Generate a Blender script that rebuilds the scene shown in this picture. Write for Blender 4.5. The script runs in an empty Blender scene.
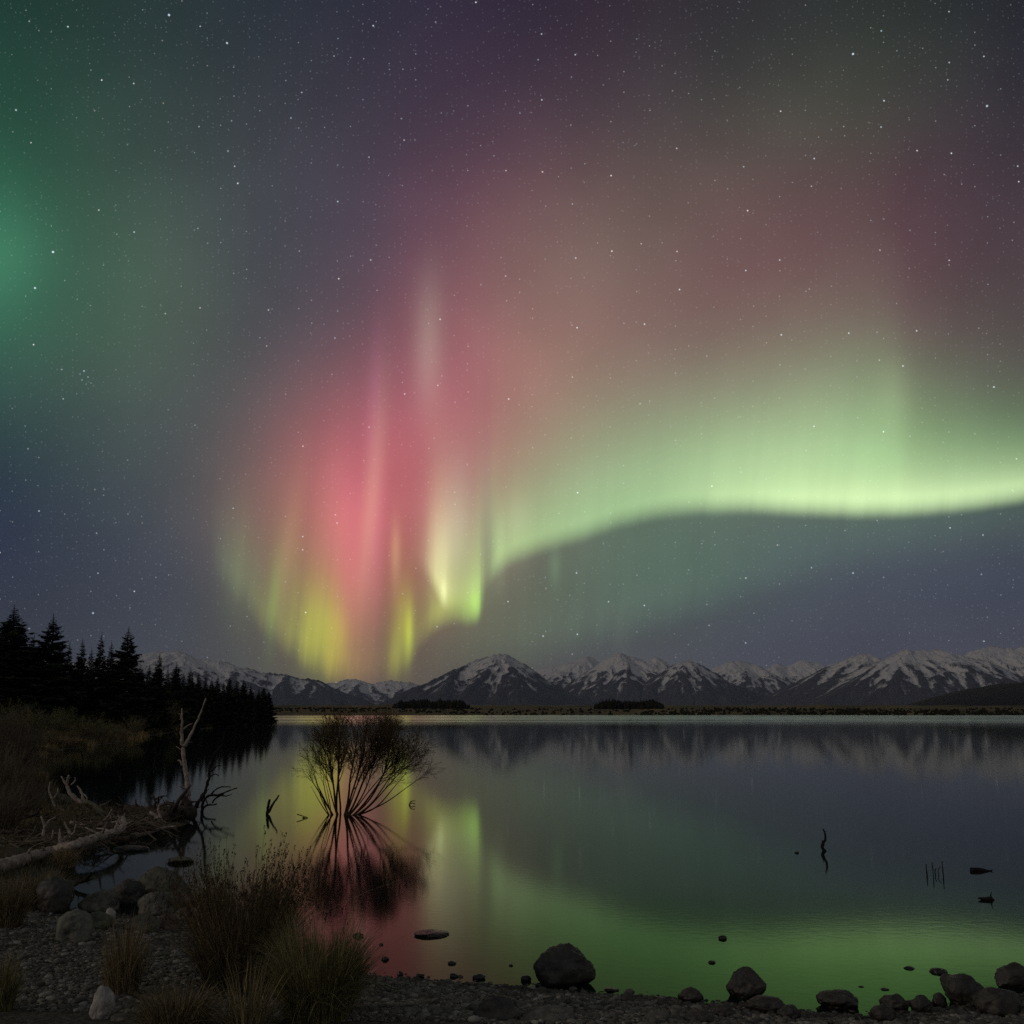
import bpy, math, random
import numpy as np
from mathutils import Vector, noise as mn

random.seed(7); rng = np.random.default_rng(7)
scene = bpy.context.scene
R = math.radians

# ------------------------------------------------------------------ camera
EYE = 2.2
PITCH = math.atan(0.2)
FPX = 1000.0                                   # focal length in pixels of the 1024 px photo
cam_d = bpy.data.cameras.new('camera')
cam = bpy.data.objects.new('camera', cam_d)
scene.collection.objects.link(cam)
cam.location = (0, 0, EYE)
cam.rotation_euler = (math.pi/2 + PITCH, 0, 0)
cam_d.sensor_width = 36.0
cam_d.lens = 36.0*FPX/1024.0
cam_d.clip_start = 0.1
cam_d.clip_end = 80000
scene.camera = cam
scene.view_settings.view_transform = 'Standard'
scene.view_settings.look = 'None'
scene.view_settings.exposure = 0.0
scene.view_settings.gamma = 1.0
scene.cycles.use_denoising = False
scene.cycles.max_bounces = 4
scene.cycles.diffuse_bounces = 2
scene.cycles.glossy_bounces = 3
scene.cycles.sample_clamp_indirect = 1.5
scene.cycles.sample_clamp_direct = 2.0

CP, SP = math.cos(PITCH), math.sin(PITCH)
def ray(px, py):
    a, b = (px-512)/FPX, (512-py)/FPX
    return np.array([a, CP - b*SP, SP + b*CP])
def on_z(px, py, z=0.0):                       # world point seen at that place, on level z
    d = ray(px, py); t = (z-EYE)/d[2]
    return np.array([0, 0, EYE]) + d*t
def at_y(px, py, Y):                           # world point seen there, Y metres ahead
    d = ray(px, py); t = Y/d[1]
    return np.array([0, 0, EYE]) + d*t
def mpp(Y): return Y/FPX*1.0                   # metres per pixel, near enough

# ------------------------------------------------------------------ sky (world)
def lin(c):
    c = c/255.0
    return c/12.92 if c <= 0.04045 else ((c+0.055)/1.055)**2.4
def rgb(r, g, b): return (lin(r), lin(g), lin(b))

world = bpy.data.worlds.new('World'); scene.world = world
world.use_nodes = True
wt = world.node_tree; wt.nodes.clear()
class NT:
    def __init__(s, tree): s.t = tree; s.n = tree.nodes; s.l = tree.links
    def _in(s, sock, v):
        if isinstance(v, bpy.types.NodeSocket): s.l.new(v, sock)
        else: sock.default_value = v
    def m(s, op, a, b=None, c=None, clamp=False):
        n = s.n.new('ShaderNodeMath'); n.operation = op; n.use_clamp = clamp
        s._in(n.inputs[0], a)
        if b is not None: s._in(n.inputs[1], b)
        if c is not None: s._in(n.inputs[2], c)
        return n.outputs[0]
    def v(s, op, a, b=None, scale=None, c=None):
        n = s.n.new('ShaderNodeVectorMath'); n.operation = op
        s._in(n.inputs[0], a)
        if b is not None: s._in(n.inputs[1], b)
        if c is not None: s._in(n.inputs[2], c)
        if scale is not None: s._in(n.inputs['Scale'], scale)
        return n.outputs['Value'] if op in ('DOT_PRODUCT', 'LENGTH') else n.outputs[0]
    def comb(s, x, y, z):
        n = s.n.new('ShaderNodeCombineXYZ')
        for i, q in enumerate((x, y, z)): s._in(n.inputs[i], q)
        return n.outputs[0]
    def maprange(s, x, a, b, c=0.0, d=1.0, kind='SMOOTHSTEP'):
        n = s.n.new('ShaderNodeMapRange'); n.interpolation_type = kind
        for i, q in enumerate((x, a, b, c, d)): s._in(n.inputs[i], q)
        return n.outputs[0]
    def ramp(s, fac, stops, mode='B_SPLINE'):
        n = s.n.new('ShaderNodeValToRGB'); cr = n.color_ramp; cr.interpolation = mode
        while len(cr.elements) > 1: cr.elements.remove(cr.elements[-1])
        cr.elements[0].position = stops[0][0]; cr.elements[0].color = (*stops[0][1], 1)
        for p, c in stops[1:]:
            e = cr.elements.new(p); e.color = (*c, 1)
        s._in(n.inputs[0], fac)
        return n.outputs[0]
    def curve(s, fac, pts):                    # pts in 0..1 both ways
        n = s.n.new('ShaderNodeFloatCurve'); c = n.mapping.curves[0]
        c.points[0].location = pts[0]; c.points[1].location = pts[-1]
        for p in pts[1:-1]: c.points.new(*p)
        n.mapping.update(); s._in(n.inputs['Value'], fac)
        return n.outputs[0]
    def noise(s, vec, scale, detail=2.0, rough=0.5, dim='3D', dist=0.0):
        n = s.n.new('ShaderNodeTexNoise'); n.noise_dimensions = dim
        s._in(n.inputs['Vector'], vec); n.inputs['Scale'].default_value = scale
        n.inputs['Detail'].default_value = detail; n.inputs['Roughness'].default_value = rough
        n.inputs['Distortion'].default_value = dist
        return n.outputs[0]
W = NT(wt)
dirn = W.n.new('ShaderNodeTexCoord').outputs['Generated']
dirn = W.v('NORMALIZE', dirn)
# the aurora hangs in the south of this world: a fixed celestial frame
fx = W.v('DOT_PRODUCT', dirn, (1, 0, 0))
fy = W.v('DOT_PRODUCT', dirn, (0, CP, SP))
fz = W.v('DOT_PRODUCT', dirn, (0, -SP, CP))
fys = W.m('MAXIMUM', fy, 0.12)
AX = W.m('MULTIPLY_ADD', W.m('DIVIDE', fx, fys), FPX, 512.0)        # aurora frame, degrees-like units
AY = W.m('MULTIPLY_ADD', W.m('DIVIDE', fz, fys), -FPX, 512.0)
AXN = W.m('DIVIDE', AX, 1024.0, clamp=True)

SKY = {
  0:  [(28,58,50),(34,56,50),(38,56,54),(40,52,56),(42,50,58),(44,48,60),(46,44,60),(48,42,60),(48,40,58),(50,40,54),(50,42,52),(48,44,50),(46,46,50),(44,48,48),(42,48,46),(40,44,46),(36,38,46)],
  64: [(34,68,56),(40,66,58),(46,64,60),(48,60,62),(50,56,62),(54,54,64),(58,52,66),(62,50,68),(62,50,66),(62,50,62),(60,52,60),(58,56,58),(58,60,58),(58,60,56),(56,60,54),(52,54,54),(44,42,52)],
  128:[(38,78,62),(46,76,64),(54,72,66),(58,68,68),(60,64,70),(62,60,70),(66,58,72),(74,58,74),(80,60,74),(80,64,72),(78,68,72),(78,72,70),(80,76,70),(78,76,68),(70,66,64),(64,56,62),(56,50,58)],
  192:[(46,98,76),(54,88,72),(62,84,74),(66,78,76),(66,70,76),(70,66,78),(78,64,80),(94,66,80),(106,76,84),(108,82,84),(106,88,84),(102,84,80),(96,76,76),(92,64,72),(86,60,70),(74,58,66),(66,54,62)],
  256:[(62,126,96),(60,98,80),(72,96,82),(76,88,82),(70,74,80),(78,72,84),(90,74,88),(116,78,90),(132,98,98),(126,104,98),(118,98,92),(112,84,86),(112,76,82),(108,72,80),(96,70,76),(84,64,72),(76,62,68)],
  320:[(52,104,82),(62,98,80),(76,102,86),(80,92,84),(76,78,84),(90,80,90),(112,82,92),(150,96,104),(148,110,106),(136,100,98),(126,92,92),(122,88,90),(120,90,90),(118,88,92),(112,84,88),(90,76,76),(84,74,74)],
  384:[(54,84,76),(66,88,80),(76,92,84),(80,88,86),(88,84,88),(118,88,94),(150,92,104),(176,106,116),(170,112,112),(148,112,104),(134,108,104),(126,108,102),(124,112,102),(122,120,104),(112,118,98),(96,94,86),(90,86,82)],
  448:[(44,64,70),(58,74,76),(70,82,82),(82,86,88),(112,92,94),(166,98,104),(196,104,114),(184,108,114),(162,112,112),(140,124,112),(128,134,112),(124,142,112),(128,150,116),(130,150,114),(112,140,100),(90,124,88),(84,116,82)],
  512:[(40,50,72),(52,62,74),(66,74,82),(84,86,90),(132,106,98),(190,108,108),(212,110,116),(176,106,112),(130,110,105),(104,118,100),(90,110,95),(88,102,95),(86,98,94),(84,98,94),(84,98,94),(82,94,92),(80,90,92)],
  576:[(46,52,72),(56,62,76),(62,68,82),(72,74,86),(100,98,88),(150,110,92),(180,104,92),(130,100,88),(100,102,88),(92,100,90),(86,104,92),(84,102,92),(80,92,94),(76,84,94),(70,76,92),(66,72,90),(64,70,90)],
  640:[(52,56,68),(58,62,74),(64,68,78),(72,76,82),(90,90,82),(122,110,78),(128,104,78),(104,98,82),(94,94,84),(88,90,86),(82,84,88),(78,80,90),(76,78,92),(74,76,90),(72,74,88),(72,74,86),(70,72,84)],
  704:[(58,60,68),(62,64,72),(68,70,76),(76,76,78),(86,84,80),(98,92,78),(100,92,78),(94,88,80),(88,86,82),(84,84,84),(82,82,86),(80,80,88),(78,78,88),(76,76,86),(74,74,84),(74,74,82),(72,72,80)],
}
acc = None
SG = 64*0.85
norm = sum(math.exp(-((k*64)/SG)**2) for k in range(-4, 5))
rows = sorted(SKY)
AYC = W.m('MINIMUM', W.m('MAXIMUM', AY, 0.0), 704.0)
for ry in rows + [-128, -64, 768, 832]:
    key = min(max(ry, 0), 704)
    ramp = W.ramp(AXN, [(i/16, rgb(*c)) for i, c in enumerate(SKY[key])])
    d = W.m('MULTIPLY_ADD', AYC, 1/SG, -ry/SG)
    w = W.m('MULTIPLY', W.m('EXPONENT', W.m('MULTIPLY', W.m('MULTIPLY', d, d), -1.0)), 1/norm)
    acc = W.v('SCALE', ramp, scale=w) if acc is None else W.v('ADD', acc, W.v('SCALE', ramp, scale=w))

# ray structure shared by the curtains: noise that hardly changes with height
rayc = W.comb(W.m('MULTIPLY_ADD', AY, 0.10, AX), W.m('MULTIPLY', AY, 0.06), 0.0)
rn = W.noise(rayc, 0.045, 3.0, 0.6, '2D')
rn_fine = W.maprange(rn, 0.3, 0.72, 0.55, 1.35, 'LINEAR')
# broad patchiness
pn = W.noise(W.comb(AX, AY, 0.0), 0.008, 2.0, 0.5, '2D')
acc = W.v('SCALE', acc, scale=W.maprange(pn, 0.25, 0.75, 0.93, 1.07, 'LINEAR'))

def curtain(edge, amp, length, colours, soft, raymix=0.5, x0=0.0, x1=1024.0):
    """light hanging above a lower edge: edge/amp/length are (x, value) lists"""
    global acc
    xn = W.m('DIVIDE', W.m('SUBTRACT', AX, x0), x1-x0, clamp=True)
    f = lambda pts, mx: [((x-x0)/(x1-x0), v/mx) for x, v in pts]
    e = W.m('MULTIPLY', W.curve(xn, f(edge, 1024.0)), 1024.0)
    a = W.m('MAXIMUM', W.curve(xn, f(amp, 1.0)), 0.0)
    L = W.m('MAXIMUM', W.m('MULTIPLY', W.curve(xn, f(length, 300.0)), 300.0), 6.0)
    wob = W.m('MULTIPLY_ADD', rn, 26.0*raymix, -13.0*raymix)
    t = W.m('SUBTRACT', W.m('ADD', e, wob), AY)
    on = W.maprange(t, -soft*0.7, soft*1.3)
    fall = W.m('EXPONENT', W.m('DIVIDE', W.m('MULTIPLY', W.m('MAXIMUM', t, 0.0), -1.0), L))
    k = W.m('MULTIPLY', W.m('MULTIPLY', on, fall), a)
    rm = W.m('MULTIPLY_ADD', W.m('SUBTRACT', rn_fine, 1.0), raymix, 1.0)
    k = W.m('MULTIPLY', k, rm)
    col = W.ramp(xn, [((x-x0)/(x1-x0), c) for x, c in colours], 'EASE')
    acc = W.v('ADD', acc, W.v('SCALE', col, scale=k))

# bright green arc on the right, sharp lower border
curtain([(440,600),(480,588),(490,580),(500,568),(540,549),(580,537),(620,523),(660,514),(700,510),(750,509),(800,511),(850,513),(900,512),(950,508),(1024,498)],
        [(440,0.0),(482,0.02),(494,0.46),(510,0.60),(540,0.62),(600,0.62),(650,0.62),(700,0.70),(760,0.88),(820,1.0),(880,1.0),(940,1.0),(1024,0.96)],
        [(440,60),(500,60),(560,62),(620,55),(680,48),(760,40),(840,38),(900,38),(960,34),(1024,28)],
        [(440,(0.42,0.75,0.18)),(600,(0.50,0.82,0.32)),(800,(0.86,1.16,0.52)),(1024,(0.92,1.22,0.58))], 14, 0.10, 440.0, 1024.0)
# paler body of the arc above it
curtain([(440,600),(500,560),(560,530),(620,505),(700,495),(800,492),(900,492),(1024,480)],
        [(440,0.0),(500,0.10),(560,0.20),(640,0.24),(720,0.32),(800,0.37),(860,0.41),(885,0.39),(920,0.11),(1024,0.07)],
        [(440,60),(600,62),(700,66),(860,88),(920,60),(1024,45)],
        [(440,(0.5,0.7,0.4)),(700,(0.55,0.85,0.42)),(1024,(0.35,0.85,0.32))], 40, 0.10, 440.0, 1024.0)
# faint green veil under the arc
curtain([(420,668),(500,662),(560,650),(640,628),(740,596),(840,566),(940,545),(1024,530)],
        [(420,0.0),(470,0.40),(560,0.66),(640,0.64),(740,0.52),(840,0.38),(940,0.22),(1024,0.1)],
        [(420,90),(640,90),(1024,60)],
        [(420,(0.10,0.14,0.05)),(640,(0.055,0.12,0.07)),(1024,(0.04,0.10,0.07))], 26, 0.35, 420.0, 1024.0)
# left curtain, yellow-green feet under the red column
curtain([(210,560),(235,592),(260,622),(285,645),(305,660),(330,676),(350,682),(375,678),(400,668),(425,640),(450,622),(480,612),(495,590)],
        [(210,0.0),(232,0.16),(260,0.24),(285,0.34),(310,0.56),(335,0.62),(352,0.42),(372,0.30),(385,0.22),(400,0.30),(418,0.10),(440,0.02),(495,0.0)],
        [(210,40),(260,55),(320,62),(360,60),(400,45),(440,50),(480,48),(495,30)],
        [(210,(0.30,0.50,0.20)),(290,(0.62,0.66,0.06)),(330,(0.80,0.62,0.03)),(375,(0.66,0.40,0.08)),(405,(0.52,0.66,0.03)),(450,(0.50,0.74,0.13)),(495,(0.42,0.75,0.18))], 20, 0.9, 210.0, 495.0)
# folded end of the arc: a pale curtain with one bright tip, and a yellow-green one behind and below it
curtain([(410,560),(424,572),(434,588),(442,602),(449,606),(458,604),(474,596),(486,585),(494,575)],
        [(410,0.0),(422,0.14),(432,0.55),(442,0.86),(448,0.62),(456,0.34),(466,0.26),(477,0.30),(486,0.10),(494,0.0)],
        [(410,46),(440,50),(494,50)],
        [(410,(0.62,0.60,0.36)),(444,(0.74,0.84,0.36)),(494,(0.50,0.74,0.26))], 14, 0.25, 410.0, 494.0)
curtain([(386,676),(398,668),(410,656),(422,642),(434,628),(446,621),(458,618),(470,617),(478,614),(486,600)],
        [(386,0.0),(396,0.10),(410,0.16),(424,0.34),(434,0.80),(446,1.0),(458,0.92),(470,0.96),(477,1.0),(481,0.36),(486,0.0)],
        [(386,40),(424,40),(446,30),(486,36)],
        [(386,(0.50,0.50,0.05)),(440,(0.52,0.66,0.08)),(474,(0.50,0.88,0.12)),(486,(0.40,0.85,0.12))], 16, 0.25, 386.0, 486.0)

def streak(x, y, dx, wx, wy, col):
    """one ray: soft across, long upwards, leaning dx per unit of height"""
    global acc
    q = W.m('SUBTRACT', AY, y)
    a = W.m('MULTIPLY', W.m('SUBTRACT', W.m('MULTIPLY_ADD', q, dx, AX), x), 1/wx)
    b = W.m('MULTIPLY', q, 1/wy)
    g = W.m('EXPONENT', W.m('MULTIPLY', W.m('ADD', W.m('MULTIPLY', a, a), W.m('MULTIPLY', b, b)), -1.0))
    acc = W.v('MULTIPLY_ADD', W.comb(g, g, g), col, c=acc)
STREAKS = [
  (372, 500, 0.10, 9, 95, (0.10,0.10,0.05)), (374, 400, 0.06, 8, 70, (0.06,0.02,0.04)),
  (428, 345, 0.02, 14, 62, (0.10,0.11,0.08)), (410, 310, 0.0, 26, 120, (0.02,0.004,0.006)),
  (322, 628, 0.0, 20, 40, (0.16,0.26,0.0)), (350, 600, -0.02, 16, 70, (0.14,0.02,0.03)),
  (356, 560, 0.04, 20, 80, (0.17,0.03,0.06)), (334, 520, 0.1, 20, 80, (0.10,0.02,0.04)),
  (409, 632, 0.02, 4, 26, (0.26,0.34,0.0)), (403, 625, 0.03, 9, 36, (0.14,0.18,0.0)), (394, 655, 0.0, 6, 24, (0.10,0.10,0.0)),
  (444, 592, 0.0, 3, 12, (0.22,0.24,0.14)), (475, 602, 0.0, 5, 14, (0.10,0.22,0.03)),
  (440, 555, 0.0, 12, 36, (0.12,0.14,0.08)), (455, 515, 0.0, 20, 60, (0.10,0.16,0.10)),
  (396, 548, 0.0, 5, 26, (0.08,0.08,0.03)), (274, 600, 0.10, 6, 46, (0.03,0.10,0.01)),
  (240, 570, 0.0, 18, 50, (0.035,0.055,0.015)), (286, 560, 0.12, 9, 60, (0.08,0.06,0.02)),
  (500, 548, 0.0, 6, 34, (0.08,0.12,0.06)), (516, 528, 0.0, 14, 36, (0.08,0.10,0.06)), (488, 520, 0.0, 11, 62, (0.04,0.13,0.05)), (456, 545, 0.0, 22, 44, (0.09,0.13,0.07)), (395, 560, 0.0, 5, 34, (0.10,0.06,0.03)), (376, 560, 0.03, 10, 90, (0.10,0.02,0.05)),
  (555, 566, 0.0, 6, 20, (0.03,0.07,0.03)), (340, 640, 0.0, 9, 30, (0.12,0.10,0.0)),
  (2, 250, 0.0, 40, 56, (0.01,0.035,0.018)), (620, 640, 0.0, 9, 24, (0.015,0.015,0.01)),
  (895, 400, 0.0, 18, 45, (0.05,0.06,0.03)), (868, 492, 0.0, 60, 14, (0.05,0.03,0.02)),
]
for s in STREAKS: streak(*s)

# stars: three magnitudes of points scattered over the sphere
def stars(cell, radius, keep, power, gain, tint):
    """one magnitude class: a point at random in each cell of the celestial frame"""
    global acc
    n = W.n.new('ShaderNodeTexVoronoi'); n.voronoi_dimensions = '2D'; n.feature = 'F1'
    vec = W.v('ADD', W.comb(AX, AY, 0.0), W.v('MULTIPLY', acc, (1e-6,)*3))
    W._in(n.inputs['Vector'], vec); n.inputs['Scale'].default_value = 1.0/cell
    d, c = n.outputs['Distance'], n.outputs['Color']
    sep = W.n.new('ShaderNodeSeparateColor'); W.l.new(c, sep.inputs[0])
    mag = W.maprange(sep.outputs[0], 1-keep, 1.0, 0.0, 1.0, 'LINEAR')
    mag = W.m('MULTIPLY', W.m('POWER', mag, power), gain)
    disc = W.maprange(d, radius/cell, radius/cell*0.2, 0.0, 1.0)
    k = W.m('MULTIPLY', disc, mag)
    tn = W.n.new('ShaderNodeMix'); tn.data_type = 'RGBA'
    W._in(tn.inputs[0], sep.outputs[1]); tn.inputs[6].default_value = (*tint[0], 1); tn.inputs[7].default_value = (*tint[1], 1)
    acc = W.v('ADD', acc, W.v('SCALE', tn.outputs[2], scale=k))
WARM, BLUE = (1.0,0.86,0.80), (0.66,0.88,1.0)
stars(34, 1.15, 0.50, 2.4, 0.85, (WARM, BLUE))
stars(13, 0.95, 0.45, 2.6, 0.30, (WARM, BLUE))
stars(5.2, 1.0, 0.60, 2.0, 0.085, ((1,1,1), BLUE))

# named bright stars where the photograph has them
def one_star(px, py, r, col):
    global acc
    v = ray(px, py); v = v/np.linalg.norm(v)
    step = W.v('MULTIPLY_ADD', acc, (1e-9,)*3, c=dirn)      # keeps the node evaluation sequential
    d = W.v('LENGTH', W.v('SUBTRACT', step, tuple(v)))
    k = W.maprange(d, r, r*0.25, 0.0, 1.0)
    acc = W.v('MULTIPLY_ADD', W.comb(k, k, k), col, c=acc)
for px, py, r, b in [(169,15,1.6,.8),(227,43,1.4,.8),(53,252,1.6,1.0),(35,288,1.5,.8),(16,110,1.4,.5),(93,613,1.6,.6),(853,54,1.5,.9),
                     (987,106,1.5,.7),(84,371,1.3,.5),(88,377,1.0,.4),(82,380,1.0,.4),(80,374,.9,.3),(91,383,.9,.3),(86,384,.8,.3),
                     (337,523,1.3,.5),(903,366,1.4,.6),(994,387,1.4,.6),(853,573,1.4,.6),(39,511,1.3,.5),(291,118,1.2,.4),(228,151,1.2,.4)]:
    one_star(px, py, 0.8*r/FPX, (0.75*b, 0.9*b, 1.0*b))

# behind the viewer the aurora thins to plain night sky; below the horizon, dark land
front = W.maprange(fy, 0.12, 0.5)
mx = W.n.new('ShaderNodeMix'); mx.data_type = 'RGBA'
W._in(mx.inputs[0], front); mx.inputs[6].default_value = (*rgb(104,104,108), 1); W._in(mx.inputs[7], acc)
bg = W.n.new('ShaderNodeBackground'); W._in(bg.inputs[0], mx.outputs[2]); bg.inputs[1].default_value = 1.0
wo = W.n.new('ShaderNodeOutputWorld'); W.l.new(bg.outputs[0], wo.inputs[0])
world.cycles.sampling_method = 'MANUAL'; world.cycles.sample_map_resolution = 512

# low moon, warm, from the left and a little behind the viewer
ld = bpy.data.lights.new('moonlight', 'SUN'); ld.energy = 0.42; ld.angle = R(2.0); ld.color = (1.0, 0.80, 0.68)
lo = bpy.data.objects.new('moonlight', ld); scene.collection.objects.link(lo)
lo.rotation_euler = Vector((-0.86, -0.28, 0.26)).to_track_quat('Z', 'Y').to_euler()

# ------------------------------------------------------------------ materials
def material(name):
    m = bpy.data.materials.new(name); m.use_nodes = True
    t = NT(m.node_tree); b = m.node_tree.nodes['Principled BSDF']
    return m, t, b
def pos(t): return t.n.new('ShaderNodeTexCoord').outputs['Object']
def gpos(t): return t.n.new('ShaderNodeNewGeometry').outputs['Position']
def bump(t, b, h, strength, dist):
    n = t.n.new('ShaderNodeBump'); n.inputs['Strength'].default_value = strength
    n.inputs['Distance'].default_value = dist; t._in(n.inputs['Height'], h)
    t.l.new(n.outputs[0], b.inputs['Normal'])
def attr(t, name):
    n = t.n.new('ShaderNodeAttribute'); n.attribute_name = name
    return n.outputs['Fac']
def rnd(t): return t.n.new('ShaderNodeObjectInfo').outputs['Random']

def simple(name, stops, scale, rough=0.9, bs=0.5, bd=0.02, detail=6, stretch=None, spec=0.2, useattr=None, wet=False):
    m, t, b = material(name)
    p = pos(t)
    if stretch: p = t.v('MULTIPLY', p, stretch)
    n = t.noise(p, scale, detail, 0.62)
    f = n
    if useattr: f = t.m('MULTIPLY_ADD', attr(t, useattr), 0.6, t.m('MULTIPLY', n, 0.4))
    col = t.ramp(f, stops, 'LINEAR')
    b.inputs['Roughness'].default_value = rough
    if wet:
        sp = t.n.new('ShaderNodeSeparateXYZ'); t.l.new(gpos(t), sp.inputs[0])
        lvl = t.m('MULTIPLY_ADD', t.noise(p, 9.0, 3, 0.6), 0.05, sp.outputs[2])
        k = t.maprange(lvl, 0.055, 0.085, 0.35, 1.0)
        col = t.v('SCALE', col, scale=k); t._in(b.inputs['Roughness'], t.maprange(k, 0.35, 1.0, 0.25, rough, 'LINEAR'))
        sp2 = t.ramp(t.noise(p, 26.0, 4, 0.7), [(0.55,(1,1,1)),(0.68,(1.5,1.48,1.35))], 'LINEAR')
        col = t.v('MULTIPLY', col, sp2)
    t._in(b.inputs['Base Color'], col)
    b.inputs['Specular IOR Level'].default_value = spec
    if bs: bump(t, b, t.noise(p, scale*2.3, 5, 0.65), bs, bd)
    return m
M = {}
M['needle'] = simple('needles', [(0.3,(0.014,0.020,0.012)),(0.7,(0.038,0.052,0.028))], 2.0, bs=0, spec=0.05)
M['bark'] = simple('bark', [(0.3,(0.03,0.024,0.018)),(0.7,(0.07,0.055,0.04))], 8.0, bs=0.6)
M['willow_bark'] = simple('willow_bark', [(0.3,(0.04,0.028,0.016)),(0.7,(0.10,0.07,0.04))], 12.0, bs=0.4, bd=0.005, spec=0.1)
M['willow_leaf'] = simple('willow_leaf', [(0.3,(0.11,0.08,0.03)),(0.7,(0.22,0.16,0.06))], 3.0, bs=0, spec=0.1)
M['deadwood'] = simple('deadwood', [(0.25,(0.13,0.105,0.085)),(0.5,(0.31,0.26,0.215)),(0.8,(0.52,0.45,0.38))], 9.0, bs=0.9, bd=0.01, spec=0.15)
M['darkwood'] = simple('darkwood', [(0.3,(0.025,0.02,0.016)),(0.7,(0.09,0.07,0.055))], 9.0, bs=0.9, bd=0.01, spec=0.2)
M['blackwood'] = simple('blackwood', [(0.3,(0.010,0.009,0.008)),(0.7,(0.025,0.02,0.018))], 9.0, bs=0.5, bd=0.01, spec=0.2)
M['mosswood'] = simple('mosswood', [(0.35,(0.08,0.065,0.05)),(0.55,(0.17,0.15,0.10)),(0.7,(0.10,0.13,0.05))], 6.0, bs=0.9, bd=0.01, spec=0.1)
M['rock'] = simple('rock', [(0.3,(0.04,0.04,0.034)),(0.5,(0.11,0.108,0.09)),(0.72,(0.21,0.20,0.165))], 7.0, rough=0.8, bs=0.9, bd=0.02, spec=0.3, wet=True)
M['rock_wet'] = simple('wet_rock', [(0.3,(0.022,0.021,0.018)),(0.7,(0.075,0.070,0.058))], 7.0, rough=0.55, bs=0.8, bd=0.015, spec=0.35, wet=True)
M['rock_pale'] = simple('pale_rock', [(0.3,(0.22,0.21,0.19)),(0.7,(0.45,0.44,0.39))], 7.0, rough=0.9, bs=0.5, bd=0.01, wet=True)
M['rock_light'] = simple('light_rock', [(0.3,(0.08,0.084,0.068)),(0.7,(0.22,0.22,0.175))], 6.0, rough=0.9, bs=0.8, bd=0.015, wet=True)
M['rock_red'] = simple('reddish_rock', [(0.3,(0.065,0.046,0.038)),(0.7,(0.15,0.11,0.09))], 7.0, rough=0.8, bs=0.8, bd=0.015, wet=True)
M['rock_moss'] = simple('mossy_rock', [(0.3,(0.04,0.04,0.03)),(0.5,(0.10,0.10,0.075)),(0.7,(0.12,0.13,0.07))], 6.0, rough=0.9, bs=0.9, bd=0.02, wet=True)
M['pebble'] = simple('pebbles', [(0.15,(0.03,0.028,0.024)),(0.5,(0.11,0.105,0.085)),(0.85,(0.30,0.29,0.24))], 30.0, rough=0.75, bs=0, spec=0.3, useattr='tone')
M['grass_ochre'] = simple('ochre_grass', [(0.2,(0.13,0.10,0.055)),(0.8,(0.34,0.265,0.145))], 20.0, bs=0, spec=0.1, useattr='tone')
M['grass_dark'] = simple('dark_rush', [(0.2,(0.07,0.058,0.036)),(0.6,(0.20,0.165,0.09)),(0.9,(0.40,0.32,0.18))], 20.0, bs=0, spec=0.1, useattr='tone')
M['grass_olive'] = simple('olive_grass', [(0.2,(0.10,0.10,0.045)),(0.6,(0.22,0.20,0.09)),(0.9,(0.40,0.35,0.17))], 20.0, bs=0, spec=0.1, useattr='tone')
M['grass_tan'] = simple('tan_reed', [(0.2,(0.12,0.10,0.05)),(0.9,(0.36,0.30,0.16))], 20.0, bs=0, spec=0.1, useattr='tone')
M['seed'] = simple('seed_heads', [(0.3,(0.03,0.018,0.01)),(0.7,(0.08,0.05,0.025))], 20.0, bs=0, spec=0.1)
M['shrub_leaf_olive'] = simple('olive_leaves', [(0.2,(0.075,0.08,0.032)),(0.8,(0.24,0.23,0.09))], 4.0, bs=0, spec=0.1, useattr='tone')
M['shrub_leaf_brown'] = simple('brown_leaves', [(0.2,(0.06,0.05,0.035)),(0.8,(0.17,0.14,0.10))], 4.0, bs=0, spec=0.1, useattr='tone')
M['bare_twig'] = simple('bare_twig', [(0.3,(0.07,0.058,0.042)),(0.7,(0.17,0.14,0.10))], 6.0, bs=0, spec=0.1)
M['scrub_far'] = simple('far_scrub', [(0.2,(0.010,0.012,0.007)),(0.8,(0.03,0.028,0.014))], 0.2, bs=0, spec=0.05)

# ground: gravel near the waterline, tawny grass beyond
def ground_material():
    m, t, b = material('ground')
    p = gpos(t)
    g1 = t.ramp(t.noise(p, 24.0, 5, 0.7), [(0.3,(0.022,0.02,0.016)),(0.5,(0.07,0.066,0.052)),(0.7,(0.15,0.14,0.115))], 'LINEAR')
    g2 = t.ramp(t.noise(p, 0.35, 8, 0.7), [(0.3,(0.022,0.02,0.010)),(0.5,(0.07,0.058,0.024)),(0.72,(0.17,0.12,0.045))], 'LINEAR')
    g3 = t.ramp(t.noise(t.v('MULTIPLY', p, (1.0, 0.35, 1.0)), 0.012, 8, 0.68), [(0.35,(0.022,0.020,0.012)),(0.5,(0.10,0.078,0.035)),(0.65,(0.17,0.125,0.06))], 'LINEAR')
    mixn = t.n.new('ShaderNodeMix'); mixn.data_type = 'RGBA'
    t._in(mixn.inputs[0], attr(t, 'grass')); t._in(mixn.inputs[6], g1); t._in(mixn.inputs[7], g2)
    mix2 = t.n.new('ShaderNodeMix'); mix2.data_type = 'RGBA'
    t._in(mix2.inputs[0], attr(t, 'far')); t._in(mix2.inputs[6], mixn.outputs[2]); t._in(mix2.inputs[7], g3)
    t._in(b.inputs['Base Color'], mix2.outputs[2])
    b.inputs['Roughness'].default_value = 0.95; b.inputs['Specular IOR Level'].default_value = 0.15
    bump(t, b, t.noise(p, 30.0, 4, 0.6), 0.7, 0.03)
    return m
M['ground'] = ground_material()

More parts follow.
